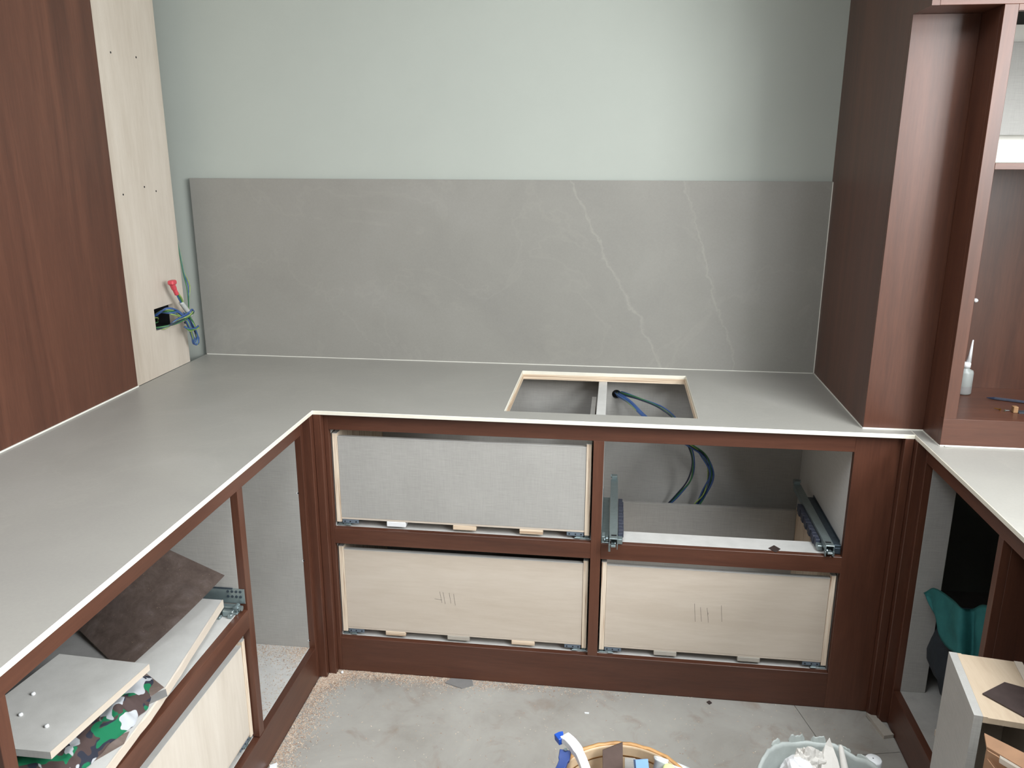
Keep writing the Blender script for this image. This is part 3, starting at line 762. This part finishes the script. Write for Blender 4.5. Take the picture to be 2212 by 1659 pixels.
# camouflage cloth: crumpled heap
bm = bmesh.new(); nx, ny = 36, 60; g = []
for i in range(nx+1):
    row = []
    for j in range(ny+1):
        u, v = i/nx, j/ny
        y = -.815-.36*v; edge = -.046-.02*v+.022*mnoise.noise(Vector((v*9, 1.3, 0)))+.022*math.sin(v*math.pi)-(.05*max(0, .18-v)/.18)
        x = edge-u*.20
        prof = min(1, u/.16)*min(1, v/.08)
        fold = mnoise.noise(Vector((x*26, y*22, 2.0)))*.5+abs(mnoise.noise(Vector((x*14+y*30, y*18, 5.0))))*.9
        z = .5462+prof*(.018+.036*fold*(.6+.4*math.sin(v*20)))+.001
        top = .5862 if x < -.064+(-.0305)*((-y-.85)/.272) else .582
        row.append(bm.verts.new((x, y, max(.5462, min(z, top)))))
    g.append(row)
fs = [bm.faces.new((g[i][j], g[i+1][j], g[i+1][j+1], g[i][j+1])) for i in range(nx) for j in range(ny)]
bmesh.ops.solidify(bm, geom=fs, thickness=-.0008)
tag(link('camouflage_cloth', bm, camo, smooth=True), 'crumpled camouflage cloth in green, white and navy under the peg board', 'cloth')
flat('laminate_scrap', [(-.100, -.805), (-.036, -.846), (-.075, -.965), (-.135, -.90)], .5457, .5461, leather, 'brown laminate scrap poking out beside the camouflage cloth, nearest the leaning sheet', 'sheet')
flat('plastic_film', [(-.030, -.850), (-.014, -.872), (-.055, -.925), (-.080, -.905)], .5451, .5456, grey_sheet, 'small grey film corner overhanging the torn board edge', 'film')
flat('laminate_scrap', [(-.030, -.985), (-.020, -1.02), (-.075, -1.12), (-.14, -1.10)], .5457, .5461, leather, 'brown laminate scrap below the camouflage cloth, nearer the bottom of the photo', 'sheet')

# ------------------------------------------------------------------ things in the right cabinet
tag(lump('bag', (1.926, -.105, .268), (.118, .138, .160), bag_m, .14, 1.6, 4, None, .1192, 4), 'dark bag slumped inside the open right cabinet under the teal cloth', 'bag')
bm = bmesh.new(); n = 16; g = []
CT = [(1.778, -.037, .444), (1.79, -.074, .4815), (1.797, -.155, .502), (1.80, -.227, .5115), (1.83, -.219, .505), (1.838, -.250, .536), (1.845, -.301, .558)]
CL_ = [(1.778, -.0505, .447), (1.786, -.110, .416), (1.79, -.169, .375), (1.792, -.284, .401), (1.826, -.2665, .365), (1.834, -.296, .386), (1.842, -.335, .413)]
st, sl = spline(CT, 4), spline(CL_, 4)
for i in range(len(st)):
    row = []
    for j in range(n+1):
        v = j/n; p = st[i]*(1-v)+sl[i]*v
        p = p+Vector((.006*math.sin(v*math.pi)*math.sin(i*.9)+.005*mnoise.noise(Vector((i*.35, v*3, 3))), 0, 0))
        row.append(bm.verts.new(p))
    g.append(row)
fs = [bm.faces.new((g[i][j], g[i+1][j], g[i+1][j+1], g[i][j+1])) for i in range(len(st)-1) for j in range(n)]
bmesh.ops.solidify(bm, geom=fs, thickness=.003)
tag(link('teal_cloth', bm, teal, smooth=True), 'teal cloth with a raised peak draped over the dark bag', 'cloth')
tag(box('wood_offcut', (1.785, -.262, .1190), (1.845, -.222, .139), ply[0], None, .002), 'small pale wood offcut on the right cabinet floor behind the upended drawer', 'offcut')

# upended loose drawer box standing on the floor in front of the right cabinet
ld = empty('drawer_box', (1.65, -.79, 0), 'loose grey and ply drawer box standing upended before the right cabinet', 'drawer box')
th = math.atan2(-.035, -.235); zt = .66
dv = Vector((-.035, -.235, 0)).normalized(); du = Vector((-dv.y, dv.x, 0))      # along (towards viewer), across (to the right)
o0 = Vector((1.585, -.680, 0))
def LP(a, b, z): p = o0+dv*a+du*b; return (p.x, p.y, z)
def lbox(name, a0, a1, b0, b1, z0, z1, mat):
    bm = bmesh.new(); add_hex(bm, [LP(a0, b0, z0), LP(a1, b0, z0), LP(a1, b1, z0), LP(a0, b1, z0)], [LP(a0, b0, z1), LP(a1, b0, z1), LP(a1, b1, z1), LP(a0, b1, z1)]); return link(name, bm, mat, ld)
lbox('side_board', 0, .206, 0, .015, 0, zt, linen_m)
lbox('end_board', 0, .206, .0153, .118, zt-.013, zt-.0015, shaded_ply)
lbox('back_board', .0, .012, .0153, .118, 0, zt-.0135, ply[2])
lbox('edge_strip', .0, .206, .0153, .0230, zt-.0013, zt-.0003, shaded_ply)
lbox('side_board', 0, .206, .1185, .1335, 0, zt, ply[2])
p = [LP(.135, .030, zt), LP(.085, .080, zt), LP(.095, .115, zt), LP(.202, .117, zt), LP(.188, .085, zt)]
bm = bmesh.new(); add_hex(bm, [(a, b, zt+.0001) for a, b, c in p], [(a, b, zt+.0018) for a, b, c in p]); tag(link('laminate_scrap', bm, dark_lam), 'dark brown laminate scrap lying on top of the upended drawer box', 'sheet')
# open cardboard box nearest the viewer
cx = empty('cardboard_box', (1.66, -1.03, 0), 'open brown cardboard box with torn flaps beside the upended drawer box', 'box')
q0 = Vector((1.566, -.922, 0)); qa = Vector((.62, -.78, 0)).normalized(); qb = Vector((.10, -.99, 0)).normalized()
def QP(a, b, z, k=0): p = q0+qa*a+qb*b; return Vector((p.x, p.y, z))
bm = bmesh.new(); add_hex(bm, [QP(0, 0, 0), QP(.20, 0, 0), QP(.20, .006, 0), QP(0, .006, 0)], [QP(0, 0, .62), QP(.20, 0, .62), QP(.20, .006, .62), QP(0, .006, .62)]); link('box_wall', bm, card, cx)
bm = bmesh.new(); add_hex(bm, [QP(0, .006, 0), QP(.006, .006, 0), QP(.006, .30, 0), QP(0, .30, 0)], [QP(0, .006, .605), QP(.006, .006, .605), QP(.006, .30, .605), QP(0, .30, .605)]); link('box_wall', bm, card, cx)
bm = bmesh.new(); add_hex(bm, [QP(0.007, .007, 0), QP(.20, .007, 0), QP(.20, .30, 0), QP(0.007, .30, 0)], [QP(0.007, .007, .006), QP(.20, .007, .006), QP(.20, .30, .006), QP(0.007, .30, .006)]); link('box_base', bm, card, cx)
bm = bmesh.new()
a, b, c, d = QP(0, 0, .6205), QP(.20, 0, .6205), QP(.20, -.05, .640), QP(.01, -.030, .632)
add_hex(bm, [a, b, c, d], [v+Vector((0, 0, .004)) for v in (a, b, c, d)]); link('flap', bm, card, cx)
bm = bmesh.new()
a, b, c, d = QP(.004, .004, .6055), QP(.006, .30, .6055), QP(.040, .30, .575), QP(.022, .03, .585)
add_hex(bm, [a, b, c, d], [v+Vector((0, 0, .004)) for v in (a, b, c, d)]); link('flap', bm, card, cx)
bm = bmesh.new(); rnd.seed(2)
for k in range(16):
    t0, t1 = .02+k*.011, .02+(k+1)*.011
    w = rnd.uniform(.001, .004)
    add_hex(bm, [QP(t0, .006, .615), QP(t1, .006, .615), QP(t1, .0075, .615-w), QP(t0, .0075, .615-w)], [QP(t0, .006, .6255), QP(t1, .006, .6255), QP(t1, .0085, .6215), QP(t0, .0085, .6215)])
link('torn_edge', bm, card_torn, cx)

# ------------------------------------------------------------------ things in the display cabinet
gb = empty('glue_bottle', (1.888, .175, .975), 'milky glue bottle with long nozzle on the display cabinet floor', 'bottle')
lathe('bottle_body', [(0, 0), (.019, 0), (.022, .003), (.022, .062), (.020, .069), (.010, .074), (.010, .078), (0, .078)], (1.888, .175, .9752), bottle_pl, gb, 24)
lathe('liquid_band', [(.0222, .004), (.0223, .005), (.0223, .024), (.0222, .025)], (1.888, .175, .9752), grey_sheet, gb, 24)
lathe('collar', [(0, .078), (.0115, .078), (.0115, .090), (.009, .093), (0, .093)], (1.888, .175, .9752), white_pl, gb, 20)
lathe('nozzle', [(0, .093), (.007, .093), (.0035, .135), (.0016, .158), (0, .158)], (1.888, .175, .9752), white_pl, gb, 16, mat4=Matrix.Rotation(.05, 4, 'Y'))
pg = lump('wall_plug', (1.912, .2375, 1.236), (.0065, .0075, .0065), white_pl, .2, 1.5, 3, None, None, 2); tag(pg, 'small white blob stuck on the cabinet back panel above the bottle', 'plug')
pn = empty('pencil', (1.945, .12, .975), 'dark pointed pencil lying on the display cabinet floor', 'pencil')
bm = bmesh.new(); add_tube(bm, [Vector((1.952, .118, .9792)), Vector((2.045, .078, .9792))], .0040, 6); link('shaft', bm, gear_dark, pn)
bm = bmesh.new(); add_tube(bm, [Vector((1.934, .1255, .9785)), Vector((1.952, .118, .9792))], [.0008, .0040], 6); link('tip', bm, wire_dark, pn)
for (x, y, dx, dy, nm, lb, mt) in ((1.922, .010, -.010, .012, 'screw', 'brass screw lying left of the brown block in the display cabinet', brass), (1.931, .002, .012, .002, 'screw', 'silvery screw lying against the brass screw in the display cabinet', metal)):
    sc = empty(nm, (x, y, .975), lb, 'screw')
    bm = bmesh.new(); add_tube(bm, [Vector((x, y, .9785)), Vector((x+dx, y+dy, .9785))], [.0016, .0008], 8); link('shank', bm, mt, sc)
    bm = bmesh.new(); d_ = Vector((dx, dy, 0)).normalized(); add_tube(bm, [Vector((x, y, .9785))-d_*.0012, Vector((x, y, .9785))+d_*.002], [.0034, .0018], 10); link('head', bm, mt, sc)
bm = bmesh.new(); add_box(bm, (1.948, -.008, .9751), (1.960, .006, .992), .001); tag(link('wood_block', bm, brown_block), 'small square brown block standing on the display cabinet floor', 'block')
bm = bmesh.new(); add_box(bm, (1.9605, -.012, .9751), (2.01, .012, .9775), .0006); tag(link('metal_plate', bm, metal_dark), 'flat dark metal plate beside the small brown block', 'plate')

# ------------------------------------------------------------------ bucket of tools
tb = empty('tool_bucket', (.9415, -.740, 0), 'tan round bucket with yellowed rim, filled with tools and offcuts', 'bucket')
CB = (.9415, -.740, 0)
lathe('bucket_wall', [(0, .0005), (.125, .0005), (.127, .004), (.1505, .292), (.1505, .296), (.1475, .296), (.1475, .290), (.1235, .008), (0, .008)], CB, tub_m, tb, 48)
lathe('rim', [(.1507, .287), (.1575, .287), (.1585, .293), (.1575, .2995), (.1500, .3005), (.1490, .2965), (.1507, .287)], CB, tub_rim, tb, 64, fn=lambda p, a, r, z: Vector((p.x*(1+.004*math.sin(9*a)), p.y*(1+.004*math.sin(9*a)), p.z+.0012*math.sin(23*a))))
lathe('inner_step', [(.1452, .268), (.1470, .270), (.1478, .276), (.1470, .277), (.1460, .272), (.1452, .268)], CB, tub_rim, tb, 48)
def leaning(name, base, top, width_dir, w, th, mat, label, cat, chamfer=0):
    b, t = Vector(base), Vector(top); wd = Vector(width_dir).normalized(); ax = (t-b).normalized(); wd = (wd-ax*wd.dot(ax)).normalized(); nn = ax.cross(wd)*th
    pts = [b, b+wd*w, t+wd*w, t-ax*chamfer]
    bm = bmesh.new(); add_hex(bm, pts, [p+nn for p in pts]); return tag(link(name, bm, mat), label, cat)
leaning('walnut_offcut', (.905, -.790, .03), (.892, -.622, .325), (1, .12, 0), .046, .008, leather_grey, 'dark brown walnut offcut sticking out over the tool bucket rim', 'offcut', .018)
tag(disc('plaster_fleck', (.9045, -.6455, .302), 2, .0001, .0001, white_pl), None) if False else None
leaning('ply_offcut', (.860, -.770, .03), (.861, -.668, .283), (1, .2, 0), .022, .010, ply[2], 'small pinkish ply offcut in the tool bucket left of the walnut offcut', 'offcut')
leaning('grey_offcut', (.952, -.745, .03), (.944, -.625, .287), (1, 0, 0), .024, .010, linen_m, 'narrow grey offcut standing in the tool bucket right of the walnut offcut', 'offcut')
leaning('sanding_block', (.985, -.760, .20), (.966, -.668, .322), (.9, .35, 0), .030, .014, blue_wood, 'pale blue block in the tool bucket beside the frosted tub', 'block')
leaning('ply_offcut', (.840, -.785, .05), (.826, -.738, .285), (1, 0, 0), .018, .010, ply[0], 'small orange ply offcut under the clamp handle in the tool bucket', 'offcut')
ft = empty('plastic_tub', (1.018, -.69, .06), 'frosted rounded plastic tub standing in the tool bucket', 'tub')
Mr = Matrix.Rotation(math.radians(-28), 4, 'X') @ Matrix.Rotation(math.radians(14), 4, 'Y')
def tub_fn(p, a, r, z):
    c, s = math.cos(a), math.sin(a); k = (abs(c)**4+abs(s)**4)**-.25
    return Vector((r*c*k*1.15, r*s*k*.6, z))
lathe('tub_wall', [(0, 0), (.026, 0), (.034, .135), (.037, .137), (.037, .141), (.0325, .141), (.0245, .004), (0, .004)], (1.016, -.712, .185), glass_tub, ft, 40, fn=tub_fn, mat4=Mr)
lathe('round_stopper', [(0, 0), (.0125, 0), (.0135, .004), (.0135, .014), (.011, .018), (0, .018)], (1.040, -.672, .300), cap_lime, None, 20, mat4=Matrix.Rotation(.4, 4, 'X'))
tag(bpy.data.objects['round_stopper'], 'pale lime round stopper at the right inside the tool bucket', 'stopper')
# trigger clamp
cl = empty('trigger_clamp', (.835, -.70, .32), 'white and blue trigger clamp hooked over the tool bucket rim', 'clamp')
def ribbon(name, path, w, th, mat, parent, up=(0, 0, 1)):
    bm = bmesh.new(); P = [Vector(p) for p in path]; L = []; n = len(P)
    for i in range(n):
        t = (P[min(i+1, n-1)]-P[max(i-1, 0)]).normalized(); s = t.cross(Vector(up)).normalized(); u = s.cross(t)
        ww = w[i] if isinstance(w, (list, tuple)) else w
        L.append([bm.verts.new(P[i]+s*a*ww/2+u*b*th/2) for a, b in ((-1, -1), (1, -1), (1, 1), (-1, 1))])
    for i in range(n-1):
        for k in range(4): bm.faces.new((L[i][k], L[i][(k+1) % 4], L[i+1][(k+1) % 4], L[i+1][k]))
    bm.faces.new(L[0]); bm.faces.new(L[-1])
    bmesh.ops.bevel(bm, geom=list(bm.edges), offset=.0012, segments=1, affect='EDGES')
    return link(name, bm, mat, parent)
ribbon('clamp_body', spline([(.803, -.634, .338), (.818, -.650, .340), (.836, -.674, .336), (.852, -.703, .324), (.868, -.742, .305)], 5), [.026]*3+[.024]*8+[.020]*10, .016, white_pl, cl)
ribbon('jaw_cap', [(.786, -.642, .336), (.796, -.6355, .3375), (.802, -.6345, .338)], [.022, .024, .024], .017, blue_br, cl, up=(0, 0, 1))
ribbon('trigger', spline([(.808, -.664, .326), (.806, -.684, .318), (.800, -.704, .310), (.790, -.722, .304), (.779, -.735, .302)], 5), [.026]*6+[.020]*8+[.013]*7, .011, blue_pl, cl)
bm = bmesh.new(); add_disc(bm, (.8085, -.668, .3318), 2, .0042, .0022, 14); link('rivet', bm, metal, cl)

# ------------------------------------------------------------------ white bucket of rags
pl_ = empty('white_bucket', (1.403, -.607, 0), 'dirty white plaster bucket with ragged crusted rim, full of crumpled rags', 'bucket')
CP = (1.403, -.607, 0)
rag = lambda a: .010*mnoise.noise(Vector((math.cos(a)*3.2, math.sin(a)*3.2, 1.5)))+.005*mnoise.noise(Vector((math.cos(a)*11, math.sin(a)*11, 4)))
def pail_fn(p, a, r, z):
    if z > .2: p = p+Vector((0, 0, rag(a)))
    return p
lathe('bucket_wall', [(0, .0005), (.120, .0005), (.122, .004), (.148, .235), (.1535, .239), (.1545, .245), (.1520, .250), (.1465, .250), (.1445, .240), (.118, .008), (0, .008)], CP, pail_m, pl_, 72, fn=pail_fn)
rnd.seed(11)
def crust(a0, a1, h, lean):
    bm = bmesh.new(); n = 7; lo = []; hi = []; lo2 = []; hi2 = []
    for k in range(n+1):
        a = math.radians(a0+(a1-a0)*k/n); hh = h*(.75+.35*rnd.random())*(1 if 0 < k < n else .6)
        for (L, r_, z_) in ((lo, .1475, .236), (hi, .1475+lean, .240+hh), (lo2, .1520, .236), (hi2, .1515+lean, .240+hh)):
            L.append(bm.verts.new((CP[0]+r_*math.cos(a), CP[1]+r_*math.sin(a), z_)))
    for k in range(n):
        for A, B in ((lo, hi), (hi, hi2), (hi2, lo2), (lo2, lo)): bm.faces.new((A[k], A[k+1], B[k+1], B[k]))
    for k in (0, n): bm.faces.new((lo[k], hi[k], hi2[k], lo2[k]))
    link('crust_flap', bm, pail_m, pl_)
crust(121, 131, .022, .006); crust(97, 112, .024, .004); crust(78, 91, .022, .003); crust(56, 68, .012, .003); crust(30, 50, .010, .004)
tag(lump('crumpled_paper', (1.355, -.600, .228), (.060, .080, .048), paper_w, .30, 1.5, 5, None, None, 4, False), 'large crumpled white paper wad on the left of the white bucket', 'paper')
tag(lump('rag', (1.380, -.522, .228), (.034, .026, .046), rag_m, .5, 1.7, 8, None, None, 4, False), 'small peaked off-white rag behind the paper wad in the white bucket', 'rag')
bm = bmesh.new()
base = [(1.408, -.520), (1.446, -.520), (1.452, -.560), (1.430, -.585), (1.406, -.560)]
mid = [(1.402, -.515, .232), (1.448, -.514, .236), (1.454, -.560, .226), (1.430, -.590, .222), (1.400, -.562, .232)]
topp = [(1.424, -.492, .268), (1.434, -.484, .284), (1.442, -.500, .262), (1.434, -.520, .250), (1.416, -.510, .256)]
a = [bm.verts.new((x, y, .12)) for x, y in base]; b = [bm.verts.new(p) for p in mid]; c = [bm.verts.new(p) for p in topp]
for A, B in ((a, b), (b, c)):
    for k in range(5): bm.faces.new((A[k], A[(k+1) % 5], B[(k+1) % 5], B[k]))
bm.faces.new(a); bm.faces.new(c)
bmesh.ops.triangulate(bm, faces=bm.faces); bmesh.ops.subdivide_edges(bm, edges=bm.edges, cuts=2, use_grid_fill=True)
for v in bm.verts: v.co += Vector((mnoise.noise(v.co*38), mnoise.noise(v.co*41+Vector((3, 0, 0))), mnoise.noise(v.co*36+Vector((0, 5, 0)))))*.004
tag(link('rag', bm, rag_m), 'tall pointed off-white rag standing in the middle of the white bucket', 'rag')
bm = bmesh.new(); add_tube(bm, [Vector((1.466, -.610, .15)), Vector((1.462, -.560, .225)), Vector((1.457, -.505, .272)), Vector((1.4565, -.500, .277))], [.0125, .0105, .0060, .0022], 8); tag(link('stick', bm, rag_m, smooth=True), 'pale tapered stick standing upright in the white bucket', 'stick')
lathe('paint_lid', [(.018, 0), (.034, 0), (.036, .003), (.034, .006), (.018, .006), (.016, .003), (.018, 0)], (1.462, -.592, .252), white_pl, None, 28)
tag(bpy.data.objects['paint_lid'], 'white ring-shaped lid at the foot of the stick in the white bucket', 'lid')
# bottle beside the bucket
cbt = empty('bottle', (1.545, -.476, 0), 'bottle with a ribbed white cap standing beside the white bucket', 'bottle')
lathe('bottle_body', [(0, .0005), (.026, .0005), (.028, .004), (.028, .165), (.024, .182), (.015, .192), (.015, .200), (0, .200)], (1.545, -.476, 0), bottle_pl, cbt, 28)
lathe('cap', [(0, .196), (.0195, .196), (.0200, .199), (.0195, .203), (.0198, .206), (.0192, .224), (.0178, .2265), (0, .2265)], (1.545, -.476, 0), white_pl, cbt, 28)
disc('cap_hole', (1.5445, -.474, .2263), 2, .0016, .0006, black, cbt, 10)

# ------------------------------------------------------------------ offcuts and dust on the floor
flat('tile_offcut', [(1.683, .002), (1.712, .0125)[0:2] if False else (1.711, -.0235), (1.7345, -.091), (1.704, -.101)], .0002, .012, offcut_m, 'pale rectangular offcut on the floor in the right corner', 'offcut')
flat('tile_offcut', [(1.690, .0005), (1.6875, -.001)[0:2] if False else (1.7115, -.001), (1.7115, -.0212), (1.692, -.0212)], .0002, .006, offcut_m, 'thin pale offcut against the right corner post behind the rectangular one', 'offcut')
flat('board_shard', [(.385, -.004), (.401, .021), (.470, .022), (.478, -.006), (.445, -.026)], .0006, .0032, grey_sheet, 'thin grey board shard on the floor against the bottom rail', 'shard')
flat('dark_chip', [(1.210, .004), (1.219, .012), (1.226, .002), (1.217, -.006)], .0004, .003, dark_lam, 'small dark chip on the floor below the right drawers', 'chip')
flat('laminate_chip', [(1.383, .078), (1.398, .056), (1.380, .030), (1.363, .056)], .5092, .5102, dark_lam, 'dark diamond-shaped laminate chip on the empty bay stretcher', 'chip')
flat('white_chip', [(.836, -.092), (.850, -.0915), (.850, -.098), (.837, -.098)], .0004, .0022, white_pl, 'tiny white chip on the open floor between the buckets and cabinet', 'chip')
lathe('white_bead', [(0, 0), (.0035, .001), (.0048, .0045), (.0035, .008), (0, .009)], (.042, .004, .0006), white_pl, None, 12)
tag(bpy.data.objects['white_bead'], 'small white bead in the sawdust at the left corner post', 'bead')
flat('white_chip', [(-.020, -.432), (-.004, -.420), (.006, -.450), (-.012, -.462)], .0004, .004, white_pl, 'white paper chip at the foot of the left cabinet near the picture bottom', 'chip')

dust_cols = [srgb(202, 184, 166), srgb(190, 162, 140), srgb(214, 202, 186), srgb(160, 130, 110), srgb(198, 176, 154)]
dust_m = [plain('sawdust_%d' % i, c, .9, 0, .08, 90) for i, c in enumerate(dust_cols)]
rnd.seed(21)
def flake(bm, x, y, z, s):
    L = s*rnd.uniform(.5, 1.6); w = s*rnd.uniform(.25, .6); t = rnd.uniform(0, math.pi); tilt = rnd.uniform(-.35, .35)*L
    c, sn = math.cos(t), math.sin(t); mi = rnd.randrange(5)
    h0 = max(z+.0003, z+.0006-tilt*.3); h1 = max(z+.0003, z+.0006+tilt)
    P = [(-L, -w, h0), (L, -w, h1), (L*.8, w, h1), (-L*.8, w, h0)]
    f = bm.faces.new([bm.verts.new((x+a*c-b*sn, y+a*sn+b*c, h)) for a, b, h in P]); f.material_index = mi
bm = bmesh.new()
def blocked(x, y): return math.hypot(x-.9415, y+.740) < .135 or math.hypot(x-1.403, y+.607) < .13 or (x < .0245 and y > -.001) or (x < .0005 and y > -.0225) or y > .0235 or x < -.0235
for k in range(4800):           # along the left cabinet foot
    y = -.03-rnd.random()*.78; x = -.024+abs(rnd.gauss(0, .020+.022*(1+mnoise.noise(Vector((y*7, 0, 0))))))
    if not blocked(x, y): flake(bm, x, y, .0001, .0021)
for k in range(3600):           # along the back cabinet foot
    x = .02+abs(rnd.gauss(0, .33)); y = .024-abs(rnd.gauss(0, .010+.014*(1+mnoise.noise(Vector((x*9, 3, 0))))))
    if x < 1.45 and not blocked(x, y): flake(bm, x, y, .0001, .0020)
for k in range(2400):
    x = -.02+abs(rnd.gauss(0, .045)); y = -.02-abs(rnd.gauss(0, .045))+.03
    if not blocked(x, y): flake(bm, x, y, .0001, .0021)
for k in range(900):            # loose flecks
    x = rnd.uniform(0, 1.6); y = rnd.uniform(-.85, .02)
    if not blocked(x, y): flake(bm, x, y, .0001, .0019)
o = link('sawdust', bm, dust_m); o['kind'] = 'stuff'; o['label'] = 'pale sawdust and shavings along the cabinet feet on the floor'; o['category'] = 'sawdust'
bm = bmesh.new()
for k in range(2000):
    if rnd.random() < .62: y = -.042-abs(rnd.gauss(0, .05)); x = -.050-rnd.random()*.22
    else: y = -.042-rnd.random()*.38; x = -.048-rnd.random()*.20
    if rnd.random() < .25: x = -.047-abs(rnd.gauss(0, .03))
    if y > -.43: flake(bm, x, y, .1185, .0017)
o = link('sawdust', bm, dust_m); o['kind'] = 'stuff'; o['label'] = 'sawdust scattered on the floor of the tall empty left bay'; o['category'] = 'sawdust'

# shared groups for the repeats
for o in bpy.data.objects:
    if o.parent is None and 'category' in o:
        b = o.name.split('.')[0]
        g_ = {'base_cabinet': 'base cabinets of the U-shaped run', 'cable_bundle': 'loose cable bundles', 'laminate_scrap': 'brown laminate scraps', 'plastic_film': 'grey film pieces', 'screw': 'screws in the display cabinet',
              'ply_offcut': 'ply offcuts in the tool bucket', 'rag': 'rags in the white bucket', 'tile_offcut': 'pale offcuts in the right corner', 'white_chip': 'white chips on the floor', 'sawdust': 'sawdust'}.get(b)
        if g_: o['group'] = g_
